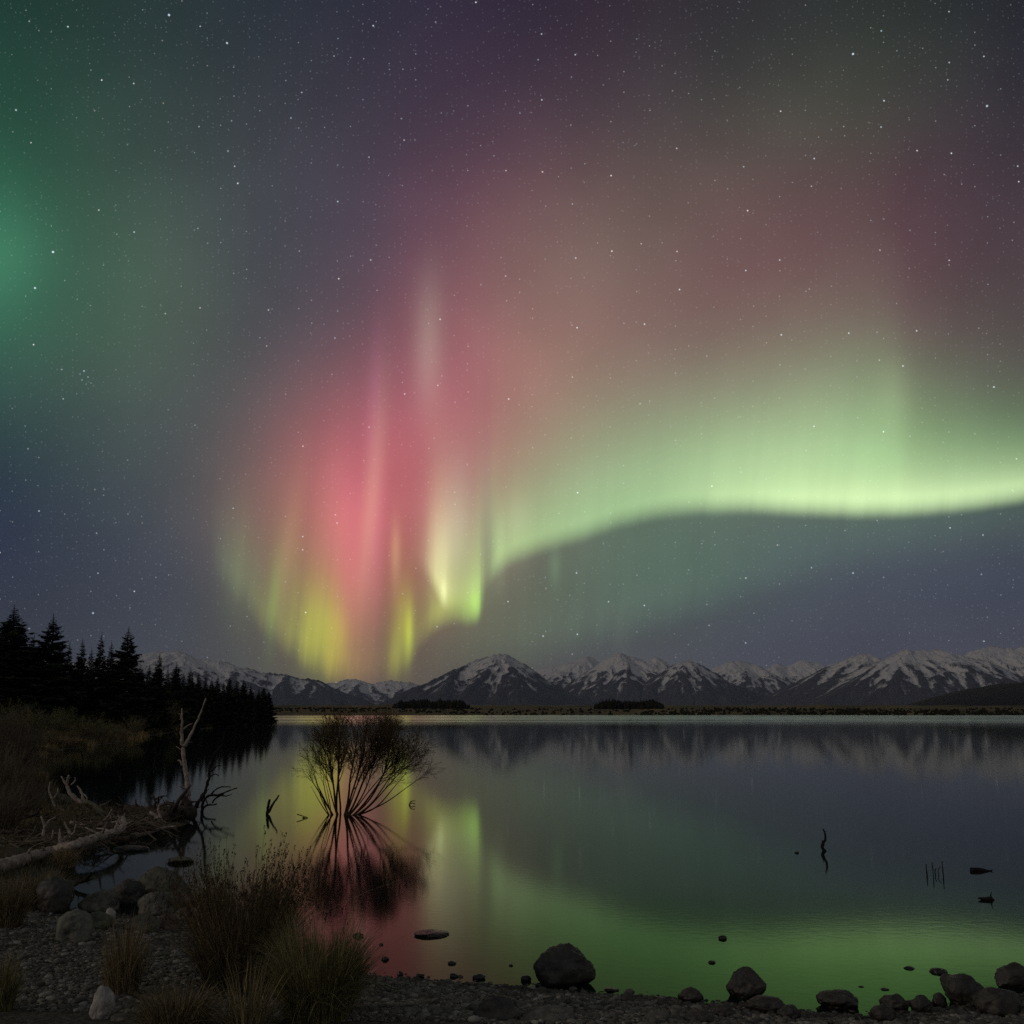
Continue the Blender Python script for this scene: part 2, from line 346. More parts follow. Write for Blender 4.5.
def mountain_material(snowline, spread):
    m, t, b = material('alpine_rock_and_snow')
    p = gpos(t)
    sep = t.n.new('ShaderNodeSeparateXYZ'); t.l.new(p, sep.inputs[0])
    n1 = t.noise(p, 0.004, 8, 0.68)
    n2 = t.noise(t.comb(attr(t, 'across'), t.m('MULTIPLY', attr(t, 'downhill'), 0.22), 0.0), 3.2, 5, 0.7, dist=0.6)
    h = t.m('MULTIPLY_ADD', t.m('SUBTRACT', n1, 0.5), 170.0, sep.outputs[2])
    h = t.m('MULTIPLY_ADD', t.m('SUBTRACT', n2, 0.5), 560.0, h)
    h = t.m('MULTIPLY_ADD', attr(t, 'gully'), 150.0, h)
    nz = t.n.new('ShaderNodeSeparateXYZ'); t.l.new(t.n.new('ShaderNodeNewGeometry').outputs['Normal'], nz.inputs[0])
    h = t.m('MULTIPLY_ADD', t.m('MAXIMUM', t.m('SUBTRACT', sep.outputs[2], 640.0), 0.0), 0.6, h)
    h = t.m('MULTIPLY_ADD', t.m('SUBTRACT', nz.outputs[2], 0.78), 260.0, h)
    s = t.maprange(h, snowline-spread, snowline+spread)
    rockc = t.ramp(n2, [(0.3,(0.030,0.030,0.036)),(0.7,(0.085,0.08,0.082))], 'LINEAR')
    mixn = t.n.new('ShaderNodeMix'); mixn.data_type = 'RGBA'
    t._in(mixn.inputs[0], s); t._in(mixn.inputs[6], rockc); mixn.inputs[7].default_value = (0.66,0.64,0.61,1)
    t._in(b.inputs['Base Color'], mixn.outputs[2])
    b.inputs['Roughness'].default_value = 0.9; b.inputs['Specular IOR Level'].default_value = 0.1
    bump(t, b, n2, 0.8, 25.0)
    return m

def water_material():
    m, t, b = material('lake_water')
    p = gpos(t)
    dist = t.v('LENGTH', p)
    m.node_tree.nodes.remove(b)
    wind = t.noise(t.v('MULTIPLY', p, (0.25, 1.0, 1.0)), 0.02, 3, 0.5)
    near = t.maprange(dist, 11.0, 30.0, 0.060, 0.034)
    ruff = t.m('MULTIPLY', t.maprange(dist, 125.0, 260.0, 0.0, 1.0), t.maprange(wind, 0.35, 0.6, 0.6, 1.0))
    rr = t.m('MULTIPLY_ADD', ruff, 0.11, near)
    w1 = t.noise(t.v('MULTIPLY', p, (1.0, 1.3, 1.0)), 7.0, 4, 0.6)
    w2 = t.noise(t.v('MULTIPLY', p, (0.6, 1.4, 1.0)), 0.5, 2, 0.5)
    h = t.m('MULTIPLY_ADD', w1, 0.45, t.m('MULTIPLY', w2, 0.25))
    n = t.n.new('ShaderNodeBump'); n.inputs['Strength'].default_value = 0.06; n.inputs['Distance'].default_value = 0.02
    t._in(n.inputs['Height'], h)
    fr = t.n.new('ShaderNodeFresnel'); fr.inputs['IOR'].default_value = 1.118; t.l.new(n.outputs[0], fr.inputs['Normal'])
    gl = t.n.new('ShaderNodeBsdfGlossy'); t._in(gl.inputs['Roughness'], rr); t.l.new(n.outputs[0], gl.inputs['Normal'])
    # green of the mirrored aurora deepened by tinting the reflection near the shore
    sh = t.maprange(dist, 9.0, 14.5, 1.0, 0.0)
    sx = t.n.new('ShaderNodeSeparateXYZ'); t.l.new(p, sx.inputs[0])
    sh = t.m('MULTIPLY', sh, t.maprange(sx.outputs[0], -2.6, 1.2, 0.1, 1.0))
    cm = t.n.new('ShaderNodeMix'); cm.data_type = 'RGBA'; t._in(cm.inputs[0], sh)
    cm.inputs[6].default_value = (0.97, 1.0, 0.97, 1); cm.inputs[7].default_value = (0.58, 0.88, 0.50, 1)
    t.l.new(cm.outputs[2], gl.inputs['Color'])
    df = t.n.new('ShaderNodeBsdfDiffuse'); df.inputs['Color'].default_value = (0.006, 0.011, 0.009, 1)
    mx_ = t.n.new('ShaderNodeMixShader'); t.l.new(fr.outputs[0], mx_.inputs[0])
    t.l.new(df.outputs[0], mx_.inputs[1]); t.l.new(gl.outputs[0], mx_.inputs[2])
    t.l.new(mx_.outputs[0], m.node_tree.nodes['Material Output'].inputs['Surface'])
    return m
M['water'] = water_material()

# ------------------------------------------------------------------ mesh helpers
def mesh_obj(name, V, F, mat, parent=None, smooth=True, attrs=None):
    me = bpy.data.meshes.new(name)
    me.from_pydata([tuple(map(float, v)) for v in V] if not isinstance(V, np.ndarray) else V.tolist(), [],
                   F.tolist() if isinstance(F, np.ndarray) else F)
    if attrs:
        for k, a in attrs.items():
            at = me.attributes.new(k, 'FLOAT', 'POINT'); at.data.foreach_set('value', np.asarray(a, dtype=np.float32))
    if smooth: me.polygons.foreach_set('use_smooth', np.ones(len(me.polygons), dtype=bool))
    me.update()
    if mat: me.materials.append(mat)
    o = bpy.data.objects.new(name, me); scene.collection.objects.link(o)
    if parent: o.parent = parent
    return o
def tag(o, label=None, cat=None, group=None, kind=None):
    if label: o['label'] = label
    if cat: o['category'] = cat
    if group: o['group'] = group
    if kind: o['kind'] = kind
    return o
def thing(name, label, cat, loc=(0,0,0), rz=0.0, group=None):
    o = bpy.data.objects.new(name, None); scene.collection.objects.link(o)
    o.location = tuple(map(float, loc)); o.rotation_euler = (0, 0, rz); o.empty_display_size = 0.2
    return tag(o, label, cat, group)
def copy_tree(o, parent=None):
    c = o.copy(); scene.collection.objects.link(c); c.parent = parent
    for ch in list(o.children): copy_tree(ch, c)
    return c

class MB:
    def __init__(s): s.V = []; s.F = []; s.T = []; s.n = 0
    def add(s, V, F, tone=0.5):
        V = np.asarray(V, float); s.V.append(V)
        s.F.extend([tuple(i+s.n for i in f) for f in F]); s.n += len(V)
        s.T.append(np.full(len(V), tone) if np.isscalar(tone) else np.asarray(tone))
    def tube(s, P, rad, sides=6, rough=0.0, tone=0.5, cap=True):
        P = np.asarray(P, float); n = len(P)
        rad = np.full(n, rad) if np.isscalar(rad) else np.asarray(rad, float)
        T = np.gradient(P, axis=0); T /= np.maximum(np.linalg.norm(T, axis=1, keepdims=True), 1e-9)
        ref = np.array([0.31, 0.86, 0.41]); 
        if abs(T.mean(0) @ ref) > 0.85: ref = np.array([1.0, 0.1, 0.0])
        A = np.cross(T, ref); A /= np.maximum(np.linalg.norm(A, axis=1, keepdims=True), 1e-9)
        B = np.cross(T, A)
        an = np.linspace(0, 2*math.pi, sides, endpoint=False)
        rr = rad[:, None]*np.ones(sides)[None]
        if rough: 
            base = rng.normal(0, 1, sides)
            rr = rr*(1 + rough*(0.6*base[None] + 0.6*rng.normal(0, 1, (n, sides))))
        V = P[:, None] + rr[..., None]*(A[:, None]*np.cos(an)[None, :, None] + B[:, None]*np.sin(an)[None, :, None])
        V = V.reshape(-1, 3)
        F = []
        for i in range(n-1):
            a = i*sides
            for k in range(sides):
                k2 = (k+1) % sides
                F.append((a+k, a+k2, a+sides+k2, a+sides+k))
        if cap:
            F.append(tuple(range(sides-1, -1, -1))); F.append(tuple(range((n-1)*sides, n*sides)))
        s.add(V, F, tone)
    def build(s, name, mat, parent=None, smooth=True):
        return mesh_obj(name, np.concatenate(s.V), s.F, mat, parent, smooth, {'tone': np.concatenate(s.T)})

def resample(P, step):
    P = np.asarray(P, float)
    # Catmull-Rom through the points
    Q = np.vstack([2*P[0]-P[1], P, 2*P[-1]-P[-2]]); out = []
    for i in range(1, len(Q)-2):
        L = np.linalg.norm(Q[i+1]-Q[i]); k = max(2, int(L/step))
        for t in np.linspace(0, 1, k, endpoint=False):
            out.append(0.5*((2*Q[i]) + (-Q[i-1]+Q[i+1])*t + (2*Q[i-1]-5*Q[i]+4*Q[i+1]-Q[i+2])*t*t + (-Q[i-1]+3*Q[i]-3*Q[i+1]+Q[i+2])*t**3))
    out.append(Q[-2])
    return np.array(out)

# vectorised value noise for heightfields
_perm = rng.permutation(4096); _val = rng.random(4096)
def vnoise(x, y, seed=0):
    xi = np.floor(x).astype(int); yi = np.floor(y).astype(int)
    xf, yf = x-xi, y-yi
    u, v = xf*xf*xf*(xf*(xf*6-15)+10), yf*yf*yf*(yf*(yf*6-15)+10)
    h = lambda a, b: _val[_perm[(_perm[(a+seed*37) & 4095] + b) & 4095]]
    return (h(xi, yi)*(1-u)+h(xi+1, yi)*u)*(1-v) + (h(xi, yi+1)*(1-u)+h(xi+1, yi+1)*u)*v
def fbm(x, y, oct=5, seed=0, gain=0.5):
    s = 0; a = 1; tot = 0
    for o in range(oct):
        s = s + a*(vnoise(x*2**o, y*2**o, seed+o)-0.5); tot += a; a *= gain
    return s/tot*2
def ridged(x, y, oct=5, seed=0):
    s = 0; a = 1; tot = 0
    for o in range(oct):
        s = s + a*(1-np.abs(2*vnoise(x*2**o, y*2**o, seed+o)-1)); tot += a; a *= 0.5
    return s/tot

# ------------------------------------------------------------------ ground and lake
SHORE_PX = [(272,723.0),(250,723.5),(230,725.5),(208,728.5),(180,731),(150,736),(127,741),(100,745),(63,750),(44,757),(40,770),(48,786),(75,800),
            (110,808),(150,812),(180,815),(196,819),(180,826),(150,833),(120,840),(85,850),(62,862),(56,884),(62,905),(95,912),(140,918),(190,912),(230,935),
            (300,960),(370,977),(430,981),(500,988),(560,993),(640,997),(720,1006),(800,1014),(870,1018),(930,1012),(980,1004),(1024,996),(1100,985)]
shore = [on_z(*p)[:2] for p in SHORE_PX]
LAND = np.array(shore + [(30, 9), (60, -20), (-400, -60), (-900, 300), (-700, 600), (-150, 300), (-75, 262)])
def signed(P, poly):
    x, y = P[:, 0], P[:, 1]
    d2 = np.full(len(P), 1e18); inside = np.zeros(len(P), bool)
    for i in range(len(poly)):
        a, b = poly[i], poly[(i+1) % len(poly)]
        e = b-a; w = P-a
        t = np.clip((w @ e)/max(e @ e, 1e-12), 0, 1)
        q = w - t[:, None]*e; d2 = np.minimum(d2, (q**2).sum(1))
        c = ((a[1] <= y) & (b[1] > y)) | ((b[1] <= y) & (a[1] > y))
        with np.errstate(divide='ignore', invalid='ignore'):
            xc = a[0] + (y-a[1])/(b[1]-a[1])*(b[0]-a[0])
        inside ^= c & (x < xc)
    return np.where(inside, 1, -1)*np.sqrt(d2)
def far_edge(x): return 700 + 30*np.sin(x/130.0) + 25*np.sin(x/53.0+1)
def height(P):
    P = np.atleast_2d(np.asarray(P, float)); x, y = P[:, 0], P[:, 1]
    s = signed(P, LAND)
    d = np.hypot(x, y)
    s = s + 0.06*fbm(x*1.7, y*1.7, 4, 3)*np.clip(d/8, 0.3, 8)
    land = np.where(s < 1.5, s*0.10, 0.15 + (s-1.5)*0.05)
    land = np.minimum(land, 0.35 + 0.02*s)
    land = np.clip(land, -1.5, 2.2)
    land = land + np.where(s > 0.3, 0.03*fbm(x*2.2, y*2.2, 4, 5) + np.clip(s/20, 0, 1)*0.5*fbm(x/9, y/9, 3, 8), 0)
    f = y - far_edge(x)
    fl = np.where(f < 0, f*0.02, np.minimum(f*0.035, 4.5) + np.maximum(f-130, 0)*0.0068)
    fl = np.clip(fl, -1.5, 75) + np.where(f > 30, 1.8*fbm(x/160, y/160, 4, 11)*np.clip(f/200, 0, 3), 0)
    return np.maximum(land, fl), s, f
naz, nr = 560, 430
az = np.concatenate([np.linspace(-180, -46, 40), np.linspace(-45, 45, naz-80), np.linspace(46, 180, 40)])
az = np.radians(az)
rr = np.concatenate([np.linspace(0.0, 6, 12), np.geomspace(6.4, 14, 160), np.geomspace(14.1, 120, 100), np.geomspace(122, 1600, 120), np.geomspace(1650, 19500, 38)])
nr = len(rr); naz = len(az)
G = np.stack([rr[:, None]*np.sin(az)[None], rr[:, None]*np.cos(az)[None]], -1).reshape(-1, 2)
hz, sd, fd = height(G)
idx = np.arange(nr*naz).reshape(nr, naz)
F = np.stack([idx[:-1, :-1], idx[:-1, 1:], idx[1:, 1:], idx[1:, :-1]], -1).reshape(-1, 4)
gd = np.hypot(G[:, 0], G[:, 1])
grass = np.clip((sd-0.3)/1.5, 0, 1)*np.clip((gd-12)/4, 0, 1)
far = np.clip((G[:, 1]-450)/100, 0, 1)
ground = mesh_obj('ground', np.column_stack([G, hz]), F, M['ground'], attrs={'grass': grass, 'far': far})
tag(ground, kind='structure')
def gz(x, y): return float(height([(x, y)])[0][0])

lake = mesh_obj('lake_water', [(-2500, 3, 0), (2500, 3, 0), (2500, 1000, 0), (-2500, 1000, 0)], [(0, 1, 2, 3)], M['water'])
tag(lake, kind='structure')

# ------------------------------------------------------------------ mountains
def mountain(name, crest_px, D, depth, foot_z, slope, snowline, spread, seed, label, spur_gap=260, ny=190, nxs=None, rough=1.0):
    """crest_px: skyline of this massif; ridges run down from it towards the lake, height = envelope of all ridges"""
    r = np.random.default_rng(seed)
    crest = np.array([at_y(px, py, D) for px, py in crest_px])
    C = resample(crest, 60)[:, :]
    C = np.array([c for c in C])
    seg = np.linalg.norm(np.diff(C[:, :2], axis=0), axis=1).sum()
    C[:, 1] += 160*fbm(C[:, 0]/1500, C[:, 0]*0+seed, 2, seed)        # the crest wanders in plan
    C[:, 2] += (C[:, 2]-foot_z).clip(0)*0.07*fbm(C[:, 0]/170, C[:, 0]*0+9, 4, seed+2)
    pts = [C]
    def spur(p, ang, drop, length, lvl):
        q = p.copy(); out = []
        stepl = 45.0; dist = 0
        while dist < length and q[2] > foot_z:
            ang += r.normal(0, 0.10)
            q = q + np.array([math.sin(ang)*stepl, -math.cos(ang)*stepl, -drop*stepl*(0.6+0.8*r.random())])
            out.append(q.copy()); dist += stepl
            if lvl < 2 and r.random() < 0.17:
                spur(q, ang + r.choice([-1, 1])*r.uniform(0.5, 1.0), drop*1.15, (length-dist)*r.uniform(0.3, 0.7), lvl+1)
        if out: pts.append(np.array(out))
    step = max(1, int(spur_gap/60))
    for i in range(0, len(C), step):
        j = min(len(C)-1, max(0, i + r.integers(-1, 2)))
        hh = C[j, 2]-foot_z
        spur(C[j], r.normal(0, 0.35), slope*r.uniform(0.5, 0.72), hh/slope*1.9, 0)
        if r.random() < 0.5: spur(C[j], math.pi + r.normal(0, 0.4), slope*0.6, hh/slope*1.0, 1)
    K = np.concatenate(pts)
    x0, x1 = C[:, 0].min()-900, C[:, 0].max()+900
    nx = nxs or int((x1-x0)/15)
    xs = np.linspace(x0, x1, nx); ys = D + np.concatenate([np.linspace(-depth, 500, ny), np.linspace(560, depth*0.8, 14)])
    X, Y = np.meshgrid(xs, ys); H = np.full(X.shape, -1e9)
    wx = X + 45*fbm(X/200, Y/200, 5, seed+5, 0.6)*rough; wy = Y + 45*fbm(X/200, Y/200, 5, seed+6, 0.6)*rough
    for j in range(0, len(K)):
        k = K[j]
        reach = (k[2]-foot_z)/slope + 200
        a, b_ = np.searchsorted(xs, [k[0]-reach, k[0]+reach])
        if b_ <= a: continue
        c_, d_ = np.searchsorted(ys, [k[1]-reach, k[1]+reach])
        if d_ <= c_: continue
        sl = (slice(c_, d_), slice(a, b_))
        H[sl] = np.maximum(H[sl], k[2] - slope*np.hypot(wx[sl]-k[0], wy[sl]-k[1]))
    rel = np.clip((H-foot_z)/400, 0, 1.4); crest_top = np.interp(X, C[np.argsort(C[:, 0]), 0], C[np.argsort(C[:, 0]), 2])
    down = np.clip((crest_top - H)/220, 0.30, 1)
    H = H + rough*rel*down*(62*(ridged(X/105 + 0.35*fbm(X/300, Y/300, 2, seed+1), Y/300, 5, seed+9)-0.6) + 16*fbm(X/35, Y/60, 3, seed+4))
    H = np.maximum(H, foot_z-120)
    # local relief: hollows hold snow, crests are blown bare
    k = 6; pad = np.pad(H, k, mode='edge'); cs = np.cumsum(np.cumsum(pad, 0), 1)
    cs = np.pad(cs, ((1, 0), (1, 0)))
    w = 2*k+1
    blur = (cs[w:, w:]-cs[:-w, w:]-cs[w:, :-w]+cs[:-w, :-w])/(w*w)
    gully = np.clip((blur-H)/12, -1, 1)
    kb = 9; Hp = np.pad(H, kb, mode='edge'); c2 = np.pad(np.cumsum(np.cumsum(Hp, 0), 1), ((1, 0), (1, 0))); wb = 2*kb+1
    Hs = (c2[wb:, wb:]-c2[:-wb, wb:]-c2[wb:, :-wb]+c2[:-wb, :-wb])/(wb*wb)
    gy = np.gradient(Hs, axis=0)/np.gradient(ys)[:, None]; gx = np.gradient(Hs, axis=1)/(xs[1]-xs[0])
    ang = np.round(np.arctan2(gy, gx)/(math.pi/5))*(math.pi/5)
    across = (-np.sin(ang)*X + np.cos(ang)*(Y-D))/100 + ang*7; downh = (np.cos(ang)*X + np.sin(ang)*(Y-D))/100
    ny_, nx_ = X.shape; idx = np.arange(ny_*nx_).reshape(ny_, nx_)
    F = np.stack([idx[:-1, :-1], idx[:-1, 1:], idx[1:, 1:], idx[1:, :-1]], -1).reshape(-1, 4)
    o = mesh_obj(name, np.stack([X, Y, H], -1).reshape(-1, 3), F, mountain_material(snowline, spread), attrs={'gully': gully.ravel(), 'across': across.ravel(), 'downhill': downh.ravel()})
    return tag(o, label=label, kind='structure')

mountain('mountain', [(-140,690),(-60,668),(20,662),(100,660),(135,654),(162,650),(185,654),(205,659),(225,662),(240,667),(258,672),(275,672),(295,677),(312,678),(335,688),(360,698),(372,704)],
         12500, 2600, 40, 0.55, 400, 80, 11, 'long snowy range behind the dark conifers at left', spur_gap=120)
mountain('mountain', [(290,690),(318,684),(338,682),(352,679),(372,683),(390,680),(408,682),(428,690),(450,697),(480,700)],
         15500, 2400, 40, 0.5, 300, 70, 22, 'low distant snowy ridge left of the pyramid shaped peak', spur_gap=120)
mountain('mountain', [(398,704),(412,692),(430,682),(450,672),(466,664),(480,658),(494,654),(505,655),(520,663),(540,675),(556,686),(575,699),(590,706)],
         11500, 2000, 40, 0.66, 415, 90, 34, 'pyramid shaped snowy peak standing alone in front of the range', spur_gap=120)
mountain('mountain', [(515,688),(530,676),(540,670),(550,666),(562,664),(575,660),(586,657),(594,660),(602,667),(612,680)],
         15800, 2600, 40, 0.60, 430, 80, 41, 'snowy ridge showing behind the right flank of the pyramid shaped peak', spur_gap=130)
mountain('mountain', [(556,698),(570,687),(582,676),(592,668),(602,662),(612,657),(619,653),(627,656),(636,659),(646,660),(656,656),(664,661),(674,670),(684,682),(696,694)],
         13600, 2500, 40, 0.66, 450, 80, 47, 'highest jagged snowy mountain in the middle of the skyline', spur_gap=130)
mountain('mountain', [(630,700),(645,688),(658,677),(668,669),(678,662),(688,659),(696,661),(706,667),(718,677),(732,688),(746,699)],
         12800, 2300, 40, 0.68, 450, 80, 48, 'dark flanked triangular mountain right of the highest jagged one', spur_gap=130)
mountain('mountain', [(700,682),(712,671),(724,664),(736,661),(744,662),(756,667),(768,674),(782,684)],
         14800, 2500, 40, 0.60, 420, 80, 49, 'snowy double summit between the triangular mountain and the small far peak', spur_gap=130)
mountain('mountain', [(742,690),(756,679),(770,668),(776,664),(784,667),(792,664),(800,659),(808,661),(820,665),(834,671),(850,682)],
         16200, 2600, 40, 0.60, 400, 80, 50, 'small far snowy peak left of the broad right-hand mountains', spur_gap=130)
mountain('mountain', [(752,706),(768,696),(785,687),(800,680),(816,673),(830,665),(840,660),(852,656),(864,654),(872,656),(880,664),(884,672)],
         12000, 2500, 40, 0.62, 430, 80, 51, 'mountain with a long dark slope rising to the right from the far shore', spur_gap=130)
mountain('mountain', [(842,696),(852,686),(860,678),(870,669),(880,660),(892,656),(902,651),(914,649),(926,648),(936,647),(946,650),(958,653),(972,656),(988,660),(1004,668),(1030,680)],
         11000, 2600, 40, 0.60, 400, 90, 52, 'broad snowy mountain with wide white upper slopes near the right edge', spur_gap=130)
mountain('mountain', [(940,662),(958,656),(974,650),(986,647),(998,646),(1010,648),(1024,646),(1040,650),(1070,655),(1110,652),(1170,664),(1240,690)],
         13200, 2800, 40, 0.58, 420, 90, 53, 'snowy range cut off by the right edge of the photo', spur_gap=130)
# dark near foothill on the right
xs = np.linspace(-1, 1, 90); ys = np.linspace(-1, 1, 50); X, Y = np.meshgrid(xs, ys)
c = at_y(1060, 700, 3400)
Hh = 104*np.clip(1-(X**2+Y**2), 0, 1)**0.8*(1+0.12*fbm(X*3, Y*3, 4, 77)) - 12
idx = np.arange(X.size).reshape(X.shape)
F = np.stack([idx[:-1, :-1], idx[:-1, 1:], idx[1:, 1:], idx[1:, :-1]], -1).reshape(-1, 4)
fm = simple('dark_hill', [(0.3,(0.005,0.005,0.005)),(0.7,(0.010,0.009,0.007))], 0.01, bs=0)
tag(mesh_obj('hill', np.stack([X*520+c[0]+20, Y*700+c[1], Hh+12], -1).reshape(-1, 3), F, fm), label='dark rounded foothill below the right end of the snowy range', kind='structure')

# ------------------------------------------------------------------ night air over the lake basin
hm = bpy.data.materials.new('haze'); hm.use_nodes = True; ht = hm.node_tree; ht.nodes.clear()
pv = ht.nodes.new('ShaderNodeVolumePrincipled'); ho = ht.nodes.new('ShaderNodeOutputMaterial')
pv.inputs['Color'].default_value = (0.62, 0.74, 1.0, 1); pv.inputs['Density'].default_value = 2.1e-5; pv.inputs['Anisotropy'].default_value = 0.0
ht.links.new(pv.outputs[0], ho.inputs['Volume'])
HV = [(x, y, z) for z in (-135.0, 1300.0) for x, y in ((-20500, -20500), (20500, -20500), (20500, 20500), (-20500, 20500))]
haze = mesh_obj('haze', HV, [(3,2,1,0),(4,5,6,7),(0,1,5,4),(1,2,6,5),(2,3,7,6),(3,0,4,7)], hm, smooth=False)
tag(haze, kind='stuff')

# ------------------------------------------------------------------ conifers
def conifer_mesh(seed, hgt, wid, bare=0.06, density=1.0):
    r = np.random.default_rng(seed)
    tr = MB(); z = np.linspace(-0.3, hgt*1.02, 10)
    tr.tube(np.column_stack([0.05*np.sin(z), 0.05*np.cos(z*1.3), z]), np.linspace(0.016*hgt, 0.02, 10), 6)
    cr = MB(); V = []; Fc = []; T = []
    levels = int(60*density)
    for i in range(levels):
        u = i/levels; zz = hgt*(bare + (1-bare)*u**0.92)
        L0 = wid*(1-u)**0.82*(0.72+0.5*r.random()) + 0.03
        nb = r.integers(7, 10)
        for k in range(nb):
            a = r.uniform(0, 2*math.pi); L = L0*r.uniform(0.65, 1.15)
            if r.random() < 0.10: L *= 1.25
            droop = r.uniform(0.05, 0.35)*(1-u) - 0.25*u
            n = 6
            for q in range(n):                        # side sprays along the branch
                f0 = (q+0.3)/n; rad = L*f0
                for sgn in (-1, 1):
                    w = (L*(0.42*(1-f0)+0.17)+0.15*(1-u))*r.uniform(0.7, 1.25)
                    base = np.array([rad, 0, -droop*rad + 0.12*L*f0*f0])
                    tip = base + np.array([w*0.8, sgn*w*0.75, -0.12*w+r.normal(0, 0.06)*L])
                    mid = base + np.array([w*0.75, sgn*w*0.1, r.normal(0, 0.04)*L - 0.22*w])
                    n0 = len(V)
                    for pnt in (base + np.array([-w*0.2, 0, 0.04*L]), tip, mid):
                        V.append((pnt[0]*math.cos(a)-pnt[1]*math.sin(a), pnt[0]*math.sin(a)+pnt[1]*math.cos(a), zz+pnt[2]))
                        T.append(0.5)
                    Fc.append((n0, n0+1, n0+2))
            # tip spray
            n0 = len(V)
            for pnt in ((L*0.8, -0.05*L, -droop*L*0.8+0.1*L), (L*1.08, 0, -droop*L+0.16*L), (L*0.8, 0.05*L, -droop*L*0.8+0.02*L)):
                V.append((pnt[0]*math.cos(a)-pnt[1]*math.sin(a), pnt[0]*math.sin(a)+pnt[1]*math.cos(a), zz+pnt[2])); T.append(0.5)
            Fc.append((n0, n0+1, n0+2))
    cr.add(np.array(V), Fc, np.array(T))
    return tr, cr
protos = []
for i, (h, w, b) in enumerate([(10, 2.1, .04), (10, 1.7, .05), (10, 2.4, .03), (10, 1.5, .04), (10, 1.9, .05)]):
    tr, cr = conifer_mesh(100+i, h, w, b)
    root = thing('conifer', 'x', 'tree')
    tr.build('trunk', M['bark'], root); cr.build('crown', M['needle'], root, smooth=False)
    protos.append(root)
# (treetop px, py, distance, width factor, proto)
TREES = [(-14,628,92,1.1,0),(15,607,95,1.3,2),(34,636,104,1.0,1),(54,616,96,1.25,0),(70,642,102,.8,3),(83,640,98,.9,1),(92,648,108,.8,3),(102,634,100,.85,3),
         (112,642,106,.85,1),(129,628,99,1.05,0),(141,664,112,.8,4),(150,664,118,.8,3),(160,653,112,.95,1),(168,668,128,.8,3),(177,663,124,.9,0),(184,673,134,.75,3),
         (191,668,130,.9,4),(199,672,138,.85,1),(206,675,146,.8,3),(212,678,150,.8,0),(218,676,146,.9,1),(224,680,158,.8,3),(230,676,160,.9,4),(237,679,166,.9,1),
         (244,679,172,.9,0),(251,684,180,.9,3),(259,688,188,1.0,1),(264,686,194,1.1,4),(269,690,202,1.0,0)]
ordn = ['zero','first','second','third','fourth','fifth','sixth','seventh','eighth','ninth','tenth','eleventh','twelfth','thirteenth','fourteenth','fifteenth','sixteenth',
        'seventeenth','eighteenth','nineteenth','twentieth','twenty-first','twenty-second','twenty-third','twenty-fourth','twenty-fifth','twenty-sixth','twenty-seventh','twenty-eighth','twenty-ninth']
special = {1: 'tallest dark conifer, near the left edge of the wood', 3: 'second tallest conifer with broad shaggy crown and pointed tip',
           9: 'tall pointed conifer standing over the left end of the snowy range', 7: 'slim spire topped conifer left of the tall pointed one',
           0: 'dark conifer cut off by the left edge of the photo', 28: 'last small conifer at the lake end of the wooded point'}
used = set()
for k, (px, py, Y, wf, pi) in enumerate(TREES):
    src = protos[pi]
    o = src if pi not in used else copy_tree(src)
    used.add(pi)
    top = at_y(px, py, Y); zb = gz(top[0], top[1]) - 0.1
    s = (top[2]-zb)/10.0
    o.location = (top[0], top[1], zb); o.scale = (s*wf*1.15, s*wf*1.15, s); o.rotation_euler = (0, 0, random.uniform(0, 6.28))
    o['label'] = special.get(k, 'dark conifer, %s treetop from the left in the lakeside wood' % ordn[k])
    o['category'] = 'tree'; o['group'] = 'conifers of the lakeside wood'
# trees filling the wood behind the front ones: nothing tells them apart
for k in range(34):
    px = random.uniform(-20, 262); f = px/262
    py = 655 + 34*max(f, 0) + random.uniform(0, 14); Y = 108 + 90*max(0, (px-100)/160) + random.uniform(2, 16)
    o = copy_tree(protos[random.randrange(5)])
    top = at_y(px, py, Y); zb = gz(top[0], top[1]) - 0.1; s = (top[2]-zb)/10.0
    o.location = (top[0], top[1], zb); o.scale = (s*1.25, s*1.25, s); o.rotation_euler = (0, 0, random.uniform(0, 6.28))
    o['label'] = 'shadowed conifer inside the lakeside wood behind the outer trees'
    o['category'] = 'tree'; o['group'] = 'conifers inside the wood'

# ------------------------------------------------------------------ far shore woods and scrub
def blob_wood(px0, px1, Y0, Y1, h, n, seed, conif=True):
    r = np.random.default_rng(seed); mb = MB()
    for i in range(n):
        Y = r.uniform(Y0, Y1); px = r.uniform(px0, px1)
        if not conif and vnoise(np.array([px/9.0]), np.array([Y/12.0]), seed)[0] < 0.46: continue
        p = at_y(px, 700, Y); x = p[0]; z = gz(x, Y)
        ed = min(px-px0, px1-px)/(px1-px0); hh = h*r.uniform(0.55, 1.12)*(1 if not conif else min(1, 0.45+ed*5)*(0.82+0.3*vnoise(np.array([px/7.0]), np.array([3.0]), seed)[0])); w = hh*(0.22 if conif else 0.7)
        V = []; Fq = []
        rings = [(0.0, w*0.8), (0.3, w), (0.65, w*0.65), (1.0, w*0.05)] if conif else [(0, w*0.8), (0.4, w), (0.8, w*0.7), (1.0, w*0.1)]
        for zz, rad in rings:
            for q in range(6):
                a = q/6*2*math.pi; rd = rad*r.uniform(0.7, 1.3)
                V.append((x+rd*math.cos(a), Y+rd*math.sin(a), z+zz*hh*r.uniform(0.95, 1.05)))
        for i2 in range(3):
            for q in range(6): Fq.append((i2*6+q, i2*6+(q+1) % 6, i2*6+6+(q+1) % 6, i2*6+6+q))
        mb.add(V, Fq)
    return mb
